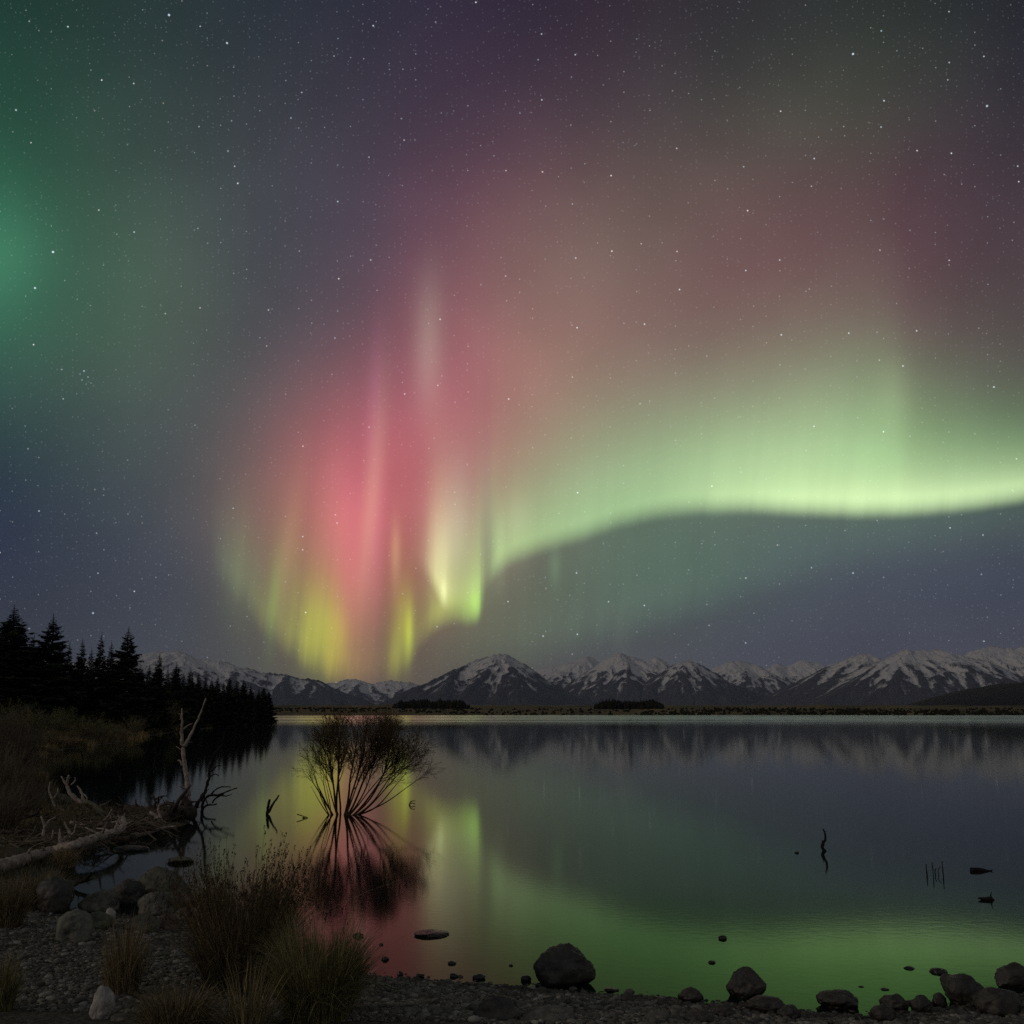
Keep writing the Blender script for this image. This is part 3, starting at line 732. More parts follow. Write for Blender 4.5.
tag(blob_wood(393, 470, 900, 1010, 7.5, 420, 1).build('plantation', M['scrub_far'], smooth=False), 'dark distant wood on the far shore below the pyramid peak', 'wood', kind='stuff')
tag(blob_wood(594, 664, 900, 980, 8.5, 420, 2).build('plantation', M['scrub_far'], smooth=False), 'dark square-ended wood on the far shore below the jagged range', 'wood', kind='stuff')
sc = blob_wood(262, 1060, 706, 860, 1.5, 1500, 3, False)
sc2 = blob_wood(640, 1060, 706, 800, 2.0, 620, 4, False)
tag(sc.build('scrub', M['scrub_far'], smooth=False), 'low dark scrub along the far shore of the lake', 'scrub', kind='stuff')
tag(sc2.build('scrub', M['scrub_far'], smooth=False), 'taller dark scrub on the right half of the far shore', 'scrub', kind='stuff')

# ------------------------------------------------------------------ shrubs of the left bank
def shrub_mesh(seed, h, w, nstem, nleaf, leaf):
    r = np.random.default_rng(seed); st = MB(); lf = MB(); ends = []
    for i in range(nstem):
        a = r.uniform(0, 2*math.pi); L = h*r.uniform(0.6, 1.05); out = w*math.sqrt(r.random())
        b = np.array([0.15*w*math.cos(a), 0.15*w*math.sin(a), -0.05])
        e = np.array([out*math.cos(a), out*math.sin(a), L*math.sqrt(max(0.15, 1-(out/w)**2*0.7))])
        P = resample([b, b*0.5+e*0.5+np.array([0, 0, 0.12*h])+r.normal(0, 0.05*h, 3), e], h*0.2)
        st.tube(P, np.linspace(0.012, 0.004, len(P))*h, 3)
        for k in range(7):
            j = r.integers(1, len(P)); q = P[j]; dd = (P[-1]-P[0])/np.linalg.norm(P[-1]-P[0]) + r.normal(0, 0.55, 3); dd[2] = abs(dd[2])
            e2 = q + dd*h*r.uniform(0.10, 0.26)
            st.tube(np.array([q, (q+e2)/2+r.normal(0, 0.02*h, 3), e2]), np.array([0.004, 0.003, 0.0015])*h, 3); ends.append((q, e2))
    V = []; Fq = []; T = []
    for i in range(nleaf):
        q, e = ends[r.integers(len(ends))]; p = q + (e-q)*r.uniform(0.2, 1.15) + r.normal(0, 0.035*h, 3)
        d = r.normal(0, 1, 3); d /= np.linalg.norm(d); u = np.cross(d, r.normal(0, 1, 3)); u /= np.linalg.norm(u)
        n0 = len(V); s = leaf*r.uniform(0.6, 1.4)
        V += [p, p+d*s+u*s*0.35, p+d*s*2, p+d*s-u*s*0.35]; Fq.append((n0, n0+1, n0+2, n0+3)); T += [r.random()]*4
    lf.add(np.array(V), Fq, np.array(T))
    return st, lf
SH = {}
def make_shrub(kind, name, seed, nstem, nleaf, leaf, lm):
    root = thing(name, 'x', 'shrub'); st, lf = shrub_mesh(seed, 1.0, 0.75, nstem, nleaf, leaf)
    st.build('stems', M['bare_twig'], root, smooth=False); lf.build('leaves', lm, root, smooth=False)
    SH.setdefault(kind, []).append([root, False])
for s in range(3): make_shrub('olive', 'shrub', 200+s, 60, 5200, 0.018, M['shrub_leaf_olive'])
for s in range(2): make_shrub('brown', 'bare_shrub', 230+s, 110, 3000, 0.011, M['shrub_leaf_brown'])
def put_shrub(kind, i, px, py, wpx, hpx, label, z=None, group='shrubs on the left bank'):
    """foot at (px, py) on the bank"""
    ent = SH[kind][i % len(SH[kind])]; o = copy_tree(ent[0]) if ent[1] else ent[0]; ent[1] = True
    p = on_z(px, py, 0.25 if z is None else z); zz = gz(p[0], p[1])
    p = on_z(px, py, zz) if zz < EYE-0.3 else p
    Y = p[1]; s = mpp(Y)
    o.location = (p[0], p[1], gz(p[0], p[1])-0.03); o.scale = (wpx*s/1.5, wpx*s/1.5, hpx*s); o.rotation_euler = (0, 0, random.uniform(0, 6.28))
    o['label'] = label; o['category'] = 'shrub'; o['group'] = group
for i, a in enumerate([
    (163,733,44,26,'rounded olive shrub on the bank, in front of the middle conifers'),
    (132,739,26,18,'small olive shrub left of the rounded one on the bank'),
    (190,729.5,24,12,'low olive shrub right of the rounded one at the wood edge'),
    (222,726.5,24,7,'flat low shrub near the end of the wooded point'),
    (248,724,20,6,'lowest shrub at the very end of the wooded point'),
    (92,741,40,22,'broad olive shrub behind the upper end of the cove'),
    (62,735,36,24,'tall olive shrub in the middle of the bank'),
    (30,738,50,30,'wide olive shrub between the ochre grass and left edge'),
    (6,744,44,38,'tall dense olive shrub at the left edge'),
    (112,740,26,12,'small shrub right of the broad one, above the cove'),
    (45,748,30,14,'low shrub at the water edge beside the ochre grass')]):
    px, py, w, h, lab = a; put_shrub('olive', i, px, py, w, h, lab)
for i, a in enumerate([
    (0,775,56,58,'bare brown shrub at the left edge above the driftwood, the farthest'),
    (24,772,44,42,'bare brown shrub on the bank beside the cove'),
    (0,800,56,54,'bare brown shrub at the left edge, middle one of three'),
    (30,802,44,36,'bare brown shrub right behind the forked driftwood'),
    (2,835,56,46,'nearest bare brown shrub at the left edge'),
    (18,818,50,34,'low bare brown shrub over the thin drift branches')]):
    px, py, w, h, lab = a; put_shrub('brown', i, px, py, w, h, lab, group='bare shrubs at the left edge')

# ------------------------------------------------------------------ grasses
def tussock(name, label, cat, px, py, wpx, hpx, nblade, mat, seed, width=0.004, spread=1.0, heads=False, droop=0.35, group=None):
    r = np.random.default_rng(seed); p = on_z(px, py, 0.1); zz = gz(p[0], p[1]); p = on_z(px, py, zz)
    s = mpp(p[1]); H = hpx*s; Wd = wpx*s/2
    root = thing(name, label, cat, (p[0], p[1], zz), 0, group)
    V = []; Fq = []; T = []; tips = []
    for i in range(nblade):
        a = r.uniform(0, 2*math.pi); rb = 0.42*Wd*math.sqrt(r.random())*spread
        b = np.array([rb*math.cos(a), rb*math.sin(a), -0.03])
        a2 = a + r.normal(0, 0.6); L = H*r.triangular(0.25, 0.8, 1.12)*(1+0.14*math.sin(a*2+seed)+0.08*math.sin(a*5+seed*2)); o = Wd*(0.25+0.75*rb/(0.42*Wd+1e-6))*r.uniform(0.2, 1.05)
        dirv = np.array([math.cos(a2), math.sin(a2), 0]); side = np.array([-math.sin(a2+r.normal(0, 1)), math.cos(a2+r.normal(0, 1)), 0])
        tn = r.random(); n0 = len(V); ns = 5; kink = r.random() < 0.14; kd = r.normal(0, 0.5, 3)*L; ku = r.uniform(0.35, 0.7)
        for k in range(ns+1):
            u = k/ns; q = b + dirv*o*u**1.7*0.85 + np.array([0, 0, L*(u - droop*(o/Wd)*u**3)])
            if kink and u > ku: q = q + (kd*[1, 1, 0] + np.array([0, 0, -abs(kd[2])*1.4]))*(u-ku)
            w = width*(1-u**1.5)*0.5 + 0.0004
            V += [q-side*w, q+side*w]; T += [tn, tn]
        for k in range(ns): Fq.append((n0+2*k, n0+2*k+1, n0+2*k+3, n0+2*k+2))
        tips.append((q, dirv, L))
    g = MB(); g.add(np.array(V), Fq, np.array(T)); g.build('blades', mat, root, smooth=False)
    if heads:
        hb = MB(); V = []; Fq = []
        for q, dv, L in tips:
            if L < 0.72*H or r.random() > 0.55: continue
            for k in range(5):
                c0 = q + r.normal(0, 0.004, 3) - np.array([0, 0, 0.009*k]); n0 = len(V); e = r.normal(0, 0.003, 3)
                V += [c0, c0+np.array([0.003, 0, 0.008])+e, c0+np.array([0, 0.002, 0.016])+e, c0+np.array([-0.003, 0, 0.007])]
                Fq.append((n0, n0+1, n0+2, n0+3))
        if V: hb.add(np.array(V), Fq, 0.5); hb.build('seed_heads', M['seed'], root, smooth=False)
    return root
tussock('tussock', 'large dark rush tussock with brown seed heads on the shore', 'tussock', 240, 992, 150, 125, 5200, M['grass_dark'], 1, 0.005, heads=True, droop=0.25)
tussock('tussock', 'olive tussock at the bottom edge beside the large dark one', 'tussock', 318, 1020, 130, 100, 4200, M['grass_olive'], 2, 0.005, droop=0.35)
tussock('grass_tuft', 'small ochre grass tuft on the gravel left of the dark tussock', 'grass', 122, 998, 62, 78, 900, M['grass_ochre'], 3, 0.0045, droop=0.3)
tussock('reed_clump', 'sparse tan reed stems at the bottom edge before the tussocks', 'reeds', 248, 1034, 90, 72, 240, M['grass_tan'], 4, 0.007, droop=0.15)
tussock('grass_tuft', 'olive grass tuft in the bottom left corner', 'grass', 2, 1010, 44, 62, 420, M['grass_olive'], 5, 0.006)
tussock('grass_tuft', 'dark brown grass hanging over the inlet below the pale log', 'grass', 34, 908, 84, 42, 2600, M['grass_dark'], 6, 0.006, droop=0.6)
tussock('grass_tuft', 'dark grass between the gravel and left edge, above the corner tuft', 'grass', 6, 930, 60, 58, 1400, M['grass_dark'], 7, 0.006, droop=0.5)
tussock('grass_tuft', 'dark low grass along the bottom beside the pale upright stone', 'grass', 176, 1030, 120, 52, 1800, M['grass_dark'], 8, 0.005, droop=0.6)
tussock('grass_tuft', 'rusty grass tuft growing against the pale log', 'grass', 64, 868, 40, 26, 700, M['grass_ochre'], 9, 0.008, droop=0.5)
for i, (px, py, w, h, lab) in enumerate([(52,746,30,14,'ochre grass patch on the bank, the left one'), (72,747,26,13,'ochre grass patch on the bank, right beside the cove'),
        (118,737,30,9,'pale ochre grass strip on the bank above the cove'), (40,752,20,9,'small ochre grass patch low on the bank at left')]):
    tussock('grass_patch', lab, 'grass', px, py, w, h, 900, M['grass_ochre'], 20+i, 0.03, spread=2.0)

# low dead grass and sedge covering the left bank and the spit
def bank_grass():
    r = np.random.default_rng(77); n = 26000
    px = r.uniform(-40, 275, n); py = np.where(r.random(n) < 0.6, r.uniform(722, 765, n), r.uniform(765, 905, n))
    P = np.array([on_z(a, b, 0.15)[:2] for a, b in zip(px, py)])
    P += r.normal(0, 1, P.shape)*np.array([0.4, 0.02])*np.hypot(P[:, 0], P[:, 1])[:, None]*0.02
    h, sd_, f = height(P); d = np.hypot(P[:, 0], P[:, 1])
    patch = fbm(P[:, 0]/3.0, P[:, 1]/6.0, 3, 31) + np.where(d > 45, 0.12, -0.25)
    keep = (sd_ > 0.12) & ((d > 13.5)) & (patch > -0.6) & ((d > 31) | (r.random(n) < 0.12))
    P, h, d, patch = P[keep], h[keep], d[keep], patch[keep]
    mb = MB(); V = []; F = []; T = []
    for (x, y), z, dd, pt in zip(P, h, d, patch):
        k = 0.10 + 0.0032*dd; tn = float(np.clip(0.45+0.9*pt+r.normal(0, 0.15), 0, 1))
        for q in range(5):
            a = r.uniform(0, 6.28); L = k*r.uniform(0.5, 1.5); w = k*0.07; b = r.normal(0, k*0.4, 2); n0 = len(V)
            V += [(x+b[0]-w, y+b[1], z-0.03), (x+b[0]+w, y+b[1], z-0.03), (x+b[0]+math.cos(a)*L*0.6, y+b[1]+math.sin(a)*L*0.6, z+L)]
            F.append((n0, n0+1, n0+2)); T += [tn]*3
    mb.add(np.array(V), F, np.array(T)); print('bank grass', len(F))
    m = simple('bank_grass', [(0.2,(0.05,0.045,0.026)),(0.55,(0.12,0.10,0.05)),(0.85,(0.42,0.29,0.11))], 1.0, bs=0, spec=0.1, useattr='tone')
    tag(mb.build('grass', m, smooth=False), 'dead brown and ochre grass covering the left bank', 'grass', kind='stuff')
bank_grass()

# ------------------------------------------------------------------ willow in the lake: a broom of many stems
def willow():
    r = np.random.default_rng(12); base = on_z(352, 815); s = mpp(base[1])*1.03
    W3 = lambda px, py, dy=0.0: np.array([(px-352)*s, dy, (815-py)*s])
    lobes = [(359,757,43,31,1.1),(393,768,32,22,.9),(333,758,26,24,.9),(350,738,26,13,.8),(404,761,20,19,.7),(378,741,20,12,.7),(318,793,13,19,.3)]
    def inside(p):
        wob = 1 + 0.13*mn.noise(Vector((p[0]*3.1, p[1]*3.1, p[2]*3.1))) + 0.12*mn.noise(Vector((p[0]*9, p[1]*9, p[2]*9)))
        for cx, cy, rx, ry, dy in lobes:
            c = W3(cx, cy)
            if ((p[0]-c[0])/(rx*s))**2 + ((p[2]-c[2])/(ry*s))**2 + (p[1]/dy)**2 < wob: return True
        return False
    st, tw, lf = MB(), MB(), MB(); LV, LF, LT = [], [], []
    def leaves(p, d, n):
        for _ in range(n):
            c = p + d*r.uniform(-0.06, 0.03) + r.normal(0, 0.012, 3); e = r.normal(0, 1, 3); e /= np.linalg.norm(e); f = np.cross(e, r.normal(0, 1, 3)); f /= np.linalg.norm(f)
            n0 = len(LV); sz = r.uniform(0.007, 0.015); LV.extend([c, c+e*sz+f*sz*.4, c+e*sz*2, c+e*sz-f*sz*.4]); LF.append((n0, n0+1, n0+2, n0+3)); LT.extend([r.random()]*4)
    def grow(p, d, L, rad, lvl, sparse=False):
        step = 0.06; n = max(2, int(L/step)); P = [p]; k = 0
        w_ = {1: .012, 2: .022, 3: .04}.get(lvl, .05); bend = r.normal(0, w_, 3)
        for i in range(n):
            bend = bend*0.8 + r.normal(0, w_, 3)
            d = d + bend + np.array([0, 0, 0.020 if lvl == 1 else 0.03]); d = d/np.linalg.norm(d); p = p + d*step; P.append(p)
            if i > 1 and p[2] > (0.85 if lvl == 1 else 0.30) and not inside(p): break
        P = np.array(P); m = len(P); rr_ = np.maximum(rad*(1-np.linspace(0, 1, m)**1.3*0.75), 0.0022)
        (st if rad > 0.011 else tw).tube(P, rr_, 5 if rad > 0.011 else 3, 0.06 if rad > 0.011 else 0, cap=False)
        if lvl >= 4: leaves(P[-1], P[-1]-P[-2], 3); return
        dens = [0.0, 0.72, 0.72, 0.74, 0.0][lvl] if not sparse else [0, 0.35, 0.5, 0.3, 0][lvl]
        for i in range(1, m):
            u = i/m
            if lvl == 1 and P[i][2] < 0.45*(1+0.8*r.random()): continue
            if r.random() > dens: continue
            t_ = P[i]-P[i-1]; t_ = t_/np.linalg.norm(t_); a = r.normal(0, 1, 3); a -= t_*(a@t_); a /= np.linalg.norm(a)
            th = math.radians(r.uniform(16, 48 if lvl > 1 else 34)); dd = t_*math.cos(th) + a*math.sin(th)
            LL = {1: r.uniform(0.5, 1.2)*(1.05-0.5*u), 2: r.uniform(0.25, 0.6), 3: r.uniform(0.08, 0.26)}[lvl]
            grow(P[i], dd, LL, max(0.0026, min(rr_[i]*r.uniform(0.45, 0.7), {1: .016, 2: .0075, 3: .0035}[lvl])), lvl+1, sparse)
        leaves(P[-1], P[-1]-P[-2], 3)
    tips = [(309,752),(314,740),(322,732),(331,725),(342,721),(356,719),(371,722),(385,728),(397,737),(409,747),(418,757),(424,766),(422,777),(411,785),(312,764),(330,742),(368,738),(392,750),(404,766)]
    for i, (tx, ty) in enumerate(tips):
        bx = 337 + (tx-318)/108*20 + r.uniform(-3, 3); p0 = W3(bx, 816, r.uniform(-0.12, 0.12)); tip = W3(tx, ty, r.uniform(-0.6, 0.6))
        d = tip-p0; L = np.linalg.norm(d); d = d/L
        d0 = d + np.array([(tx-358)/60*0.10, 0, -0.16]); d0 /= np.linalg.norm(d0)
        grow(p0, d0, L*1.0, r.uniform(0.014, 0.030), 1)
    for tx, ty in [(308,778),(313,772),(320,770),(327,780),(310,790)]:
        p0 = W3(331+r.uniform(-2, 2), 817, r.uniform(-0.05, 0.05)); d = W3(tx, ty, r.uniform(-0.2, 0.2))-p0; L = np.linalg.norm(d)
        grow(p0, d/L, L, 0.013, 1, True)
    for tx, ty in []:
        p0 = W3(362, 817); d = W3(tx, ty, r.uniform(-0.2, 0.3))-p0; L = np.linalg.norm(d); grow(p0 if False else W3(372+r.uniform(-4,4), 803, 0), (W3(tx, ty-4)-W3(372, 803))/np.linalg.norm(W3(tx, ty-4)-W3(372, 803)), L*0.7, 0.006, 2, True)
    lf.add(np.array(LV), LF, np.array(LT))
    root = thing('willow', 'bushy many-stemmed willow growing out of the lake', 'tree', base)
    st.build('stems', M['willow_bark'], root); tw.build('twigs', M['willow_bark'], root, smooth=False); lf.build('leaves', M['willow_leaf'], root, smooth=False)
    print('willow faces', len(st.F), len(tw.F), len(LF))
willow()

# ------------------------------------------------------------------ driftwood and snags
def wood(name, label, cat, limbs, mat, foot, sides=8, rough=0.10, stuff=None):
    """limbs: list of (partname, [(px, py, depth offset, radius px), ...]); foot: px, py of the spot it rests on"""
    f = on_z(foot[0], foot[1], 0.0); Y = f[1]; s = mpp(Y)*1.02
    root = thing(name, label, cat, (f[0], f[1], 0))
    groups = {}
    for pn, pts in limbs:
        if pn == 'log' and 'long pale' in label:          # lies on the bank, point by point
            P = []
            for a in pts:
                p = on_z(a[0], a[1], 0.1)
                for _ in range(3): p = on_z(a[0], a[1], max(gz(p[0], p[1]), 0.0) + a[3]*s*0.9 + float(np.interp(a[0], [40, 85], [0.0, 0.24])))
                P.append(p - f)
            P = np.array(P)
        else: P = np.array([at_y(a[0], a[1], Y+a[2]) - f for a in pts])
        Rr = np.array([a[3]*s*1.2 for a in pts])
        Q = resample(P, max(0.03, 2.2*s)); L = np.cumsum(np.r_[0, np.linalg.norm(np.diff(P, axis=0), axis=1)])
        Lq = np.cumsum(np.r_[0, np.linalg.norm(np.diff(Q, axis=0), axis=1)]); rq = np.interp(Lq/Lq[-1], L/L[-1], Rr)
        Q = Q + rng.normal(0, 1, Q.shape)*rq[:, None]*(0.10 if Rr.max() > 2.3*s else 0.2)
        rq = rq*(1 + (0.06 if Rr.max() > 2.3*s else 0.14)*rng.normal(0, 1, len(rq)))
        mb = MB(); mb.tube(Q, rq, sides, rough)
        if rq.max() > 1.0*s and len(Q) > 5:               # snapped side twigs
            for z in range(max(1, int(len(Q)/5))):
                j = rng.integers(1, len(Q)-1); d = rng.normal(0, 1, 3); d[2] = abs(d[2])*0.8; d /= np.linalg.norm(d)
                Ls = rq[j]*rng.uniform(2.0, 5.5)
                mb.tube(np.array([Q[j], Q[j]+d*Ls*0.5+rng.normal(0, 1, 3)*rq[j]*0.25, Q[j]+d*Ls]), np.array([0.42, 0.28, 0.10])*rq[j], 5, rough)
        mb.build(pn, mat, root)
    return root
wood('dead_snag', 'pale bare snag standing upright at the end of the driftwood', 'dead tree', [
    ('trunk', [(187,818,0,2.9),(188,800,0,2.4),(187,780,0,2.0),(184,762,0,1.7),(183,748,0,1.4)]),
    ('branch', [(183,748,0,1.5),(182,735,0,1.1),(182,722,0,.8),(182,708,0,.5)]),
    ('branch', [(184,747,0,1.5),(189,738,0,1.2),(195,726,0,.9),(201,712,0,.7),(206,698,0,.4)]),
    ('branch', [(184,766,0,1.2),(181,762,0,.9),(178,760,0,.6)]),
    ('branch', [(183,730,0,.8),(187,726,0,.6),(193,723,0,.4)]),
    ('root', [(187,808,0,3.6),(182,806,-.1,2.6),(179,814,-.2,1.6)])], M['deadwood'], (187, 815))
wood('dead_snag', 'thin dark snag leaning right behind the pale one', 'dead tree', [
    ('trunk', [(193,818,0,1.7),(196,806,0,1.6),(203,796,0,1.3),(208,782,0,1.2),(210,768,0,1.0),(214,755,0,.9),(222,745,0,.7),(224,735,0,.6),(227,728,0,.4)]),
    ('branch', [(210,772,0,.7),(217,766,.1,.5),(222,766,.1,.3)]), ('branch', [(209,777,0,.6),(215,774,-.1,.4),(219,776,-.1,.3)]),
    ('branch', [(214,756,0,.5),(219,752,0,.4),(224,751,0,.3)]), ('branch', [(203,796,0,.6),(206,800,0,.5),(208,806,0,.3)])], M['blackwood'], (193, 815), 6)
wood('dead_branch', 'dark forking branch spreading over the water right of the snags', 'branch', [
    ('limb', [(202,812,0,1.3),(203,803,0,1.1),(208,796,0,1.0),(218,795,0,.8),(228,791,0,.6),(237,788,0,.4)]),
    ('twig', [(210,796,0,.8),(215,790,0,.6),(222,787,0,.5),(231,787,0,.3)]), ('twig', [(212,803,0,.8),(216,798,0,.6),(224,794,0,.4)]),
    ('twig', [(202,810,0,.9),(207,805,0,.8),(213,805,0,.6),(217,804,0,.5)]), ('twig', [(219,795,0,.5),(226,796,0,.4),(232,794,0,.3)]),
    ('twig', [(203,803,0,.6),(200,798,0,.5),(203,793,0,.4),(209,789,0,.3)])], M['blackwood'], (203, 812), 6)
wood('driftwood', 'rough broken trunk lying under the snags at the tip of the pile', 'driftwood', [
    ('log', [(194,812,0,5.5),(180,813,0,6),(165,818,-.3,5),(150,824,-.6,4.2),(136,829,-.8,3)]),
    ('log_arm', [(180,810,0,3.2),(160,811,.5,3.6),(142,811,1.0,3.8),(126,808,1.4,3)]),
    ('root', [(190,806,0,2.6),(184,799,0,1.8),(181,795,0,1)]), ('root', [(170,812,-.4,2.2),(160,820,-1,1.8),(150,828,-1.2,1.2)]),
    ('root', [(176,808,0,2.0),(168,803,0,1.4),(160,806,.2,.9)])], M['darkwood'], (180, 822), 9, 0.2)
wood('driftwood', 'small dark forked stub rising from the broken trunk', 'driftwood', [
    ('stub', [(158,817,0,1.6),(155,808,0,1.4),(155,800,0,1.2),(152,795,0,.8)]), ('branch', [(155,800,0,.9),(160,797,0,.7),(167,796,0,.4)])], M['darkwood'], (157, 820), 6)
wood('driftwood', 'long pale log running from the left edge into the pile', 'driftwood', [
    ('log', [(-14,872,-.3,4.4),(20,861,-.2,4.2),(50,852,-.1,4.0),(75,845,-.1,3.6),(98,837,-.1,3.0),(116,832,-.1,2.6),(123,827,-.1,2.4),(123,818,-.1,2.0)]),
    ('branch', [(64,849,0,1.9),(68,842,0,1.5),(70,834,.1,1.2),(66,827,.1,.9),(64,822,.1,.5)]),
    ('branch', [(50,852,0,1.8),(47,844,0,1.5),(43,836,0,1.2),(44,826,0,1.0),(41,816,0,.6)]),
    ('branch', [(44,828,0,.9),(49,821,0,.7),(56,817,0,.4)]),
    ('branch', [(69,838,0,.8),(74,832,0,.6),(76,824,0,.4)]),
    ('branch', [(47,846,0,1.0),(52,838,0,.8),(53,830,0,.5)])], M['deadwood'], (66, 850), 10, 0.06)
wood('driftwood', 'mossy crooked log lying behind the pale long one', 'driftwood', [
    ('log', [(84,803,.2,2.2),(94,806,.1,2.6),(102,814,0,2.6),(112,817,0,2.4),(125,819,0,2.2)]),
    ('log_arm', [(84,818,0,2.0),(100,820,0,1.8),(118,819,0,1.6)])], M['mosswood'], (105, 824), 8, 0.12)
wood('driftwood', 'pale forked drift branch reaching up like antlers', 'driftwood', [
    ('limb', [(92,808,0,2.0),(84,804,0,1.8),(76,799,0,1.6),(70,793,0,1.4),(67,784,0,1.1),(69,775,0,.6)]),
    ('prong', [(69,788,0,.9),(64,782,0,.7),(61,776,0,.4)]), ('prong', [(71,785,0,.7),(75,781,0,.5),(75,777,0,.3)]),
    ('prong', [(84,804,0,1.3),(83,797,0,1.1),(80,790,0,.8),(77,786,0,.4)]), ('prong', [(86,803,0,.9),(87,798,0,.6),(84,794,0,.3)])], M['deadwood'], (88, 812), 7)
wood('driftwood', 'thin weathered branch along the upper left of the pile', 'driftwood', [
    ('limb', [(-10,822,0,1.5),(15,819,0,1.5),(34,815,0,1.4),(42,807,0,1.0)]), ('twig', [(34,815,0,.9),(46,818,0,.8),(60,816,0,.6)])], M['darkwood'], (20, 838), 6)
wood('driftwood', 'thin weathered branch lying lower in the pile at left edge', 'driftwood', [
    ('limb', [(-10,830,0,1.3),(12,832,0,1.4),(30,830,0,1.2),(42,834,0,.9)])], M['darkwood'], (20, 846), 6)
wood('driftwood', 'dark half sunken branch crossing the small inlet', 'driftwood', [
    ('limb', [(60,888,0,1.6),(74,884,0,1.8),(86,880,0,1.4),(92,872,0,1.0)]), ('twig', [(74,884,0,1.0),(70,892,-.1,.8),(64,899,-.2,.6)])], M['blackwood'], (76, 888), 6)

for lab, limbs, mt, ft in [
    ('pale weathered branch lying across the middle of the pile', [('limb', [(70,822,0,1.2),(88,826,0,1.5),(106,824,0,1.4),(122,821,0,1.0)]), ('twig', [(100,825,0,.8),(108,816,0,.6),(112,809,0,.4)])], 'deadwood', (96,832)),
    ('bleached root with three prongs at the foot of the pale snag', [('limb', [(166,826,0,2.2),(158,818,0,1.8),(150,812,0,1.2)]), ('prong', [(158,818,0,1.2),(152,820,0,.9),(145,818,0,.5)]), ('prong', [(162,822,0,1.1),(158,810,0,.8),(160,803,0,.4)])], 'deadwood', (162,828)),
    ('long grey branch slanting down into the inlet from the pile', [('limb', [(118,832,0,2.0),(132,835,0,1.7),(148,833,0,1.4),(163,828,0,1.0),(176,826,0,.6)]), ('twig', [(134,835,0,.8),(140,842,0,.6),(143,846,0,.4)])], 'deadwood', (135,838)),
    ('dark gnarled root mass under the pale end of the long log', [('limb', [(112,838,0,3.0),(122,840,0,3.4),(134,838,0,2.6)]), ('root', [(120,838,0,2.0),(116,846,0,1.4),(111,850,0,.9)]), ('root', [(128,838,0,1.8),(134,846,0,1.2)])], 'darkwood', (122,844)),
    ('thin grey stick poking up left of the antler shaped branch', [('limb', [(58,812,0,.9),(52,800,0,.8),(49,790,0,.6),(50,782,0,.4)]), ('twig', [(52,800,0,.6),(57,794,0,.5),(58,788,0,.3)])], 'deadwood', (57,816)),
    ('weathered limb resting along the left part of the long log', [('limb', [(-12,848,0,2.2),(10,846,0,2.2),(30,842,0,1.8),(44,840,0,1.2)]), ('twig', [(24,843,0,1.0),(32,834,0,.8),(36,826,0,.5)])], 'mosswood', (20,852)),
    ('thin pale dead stem leaning before the conifers on the bank', [('stem', [(72,719,0,.5),(77,707,0,.45),(82,694,0,.3)])], 'deadwood', (74,727)),
]:
    wood('driftwood' if 'stem leaning' not in lab else 'dead_branch', lab, 'driftwood' if 'stem leaning' not in lab else 'branch', limbs, M[mt], ft, 8, 0.16)
# brush heap tangled among the logs
mb = MB()
for i in range(900):
    px, py = rng.uniform(-10, 165), 0
    py = rng.uniform(808, 846) if px < 100 else rng.uniform(812, 832)
    p = on_z(px, py, 0.12); a = rng.uniform(0, 6.28); L = rng.uniform(0.25, 0.9)
    d = np.array([math.cos(a), 0.5*math.sin(a), rng.uniform(-0.1, 0.4)])*L
    mb.tube(np.array([p-d*0.5, p+rng.normal(0, 0.05, 3)+[0,0,0.04], p+d*0.5]), np.array([0.014, 0.012, 0.004])*rng.uniform(0.5, 1.5), 4, cap=False)
tag(mb.build('brush', M['bare_twig']), 'tangled dead brush heaped among the driftwood', 'brush', kind='stuff')

wood('stick', 'dark forked stick standing in the water left of the willow', 'stick', [
    ('stem', [(267,816,0,1.3),(268,808,0,1.2),(270,799,0,.9)]), ('prong', [(268,813,0,1.1),(272,806,0,1.0),(279,795,.05,.7)])], M['blackwood'], (268, 814), 6)
wood('stick', 'small dark twig bent over the water beside the willow', 'stick', [
    ('stem', [(297,824,0,.6),(303,818,0,.6),(306,817,0,.6)]), ('prong', [(297,814,0,.5),(302,816,0,.5),(308,818,0,.4)])], M['blackwood'], (303, 818), 5)
wood('stick', 'little looped twig in the water right of the willow', 'stick', [
    ('stem', [(409,806,0,.5),(410,803,0,.5),(412,801,0,.4),(415,801,0,.3)]), ('prong', [(409,805,0,.4),(412,803,0,.3),(415,804,0,.3)])], M['blackwood'], (410, 805), 5)
wood('stick', 'crooked dark stick standing alone in the open lake', 'stick', [
    ('stem', [(827,866,0,.8),(829,858,0,1.2),(825,851,0,1.3),(822,847,0,1.2),(825,840,0,1.1),(825,834,0,.9),(823,829,0,.5)])], M['blackwood'], (826, 851), 6)
r = wood('reed_clump', 'sparse dark reed stubs in the open water at right', 'reeds', [
    ('stem', [(928,880,0,.4),(927,873,0,.5),(926,864,0,.4)]), ('stem', [(934,880,0,.4),(933,870,0,.4),(932,862,0,.3)]), ('stem', [(936,878,0,.5),(935,872,0,.4),(936,868,0,.4)]),
    ('stem', [(943,880,0,.5),(943,872,0,.5),(942,861,0,.4)]), ('stem', [(939,876,0,.3),(938,871,0,.3),(940,867,0,.3)])], M['blackwood'], (935, 875), 5)
wood('driftwood', 'dark floating log piece right of the reed stubs', 'driftwood', [('log', [(971,870,0,1.8),(978,870,0,2.1),(986,871,0,1.6),(992,871,0,.6)])], M['blackwood'], (981, 871), 7)
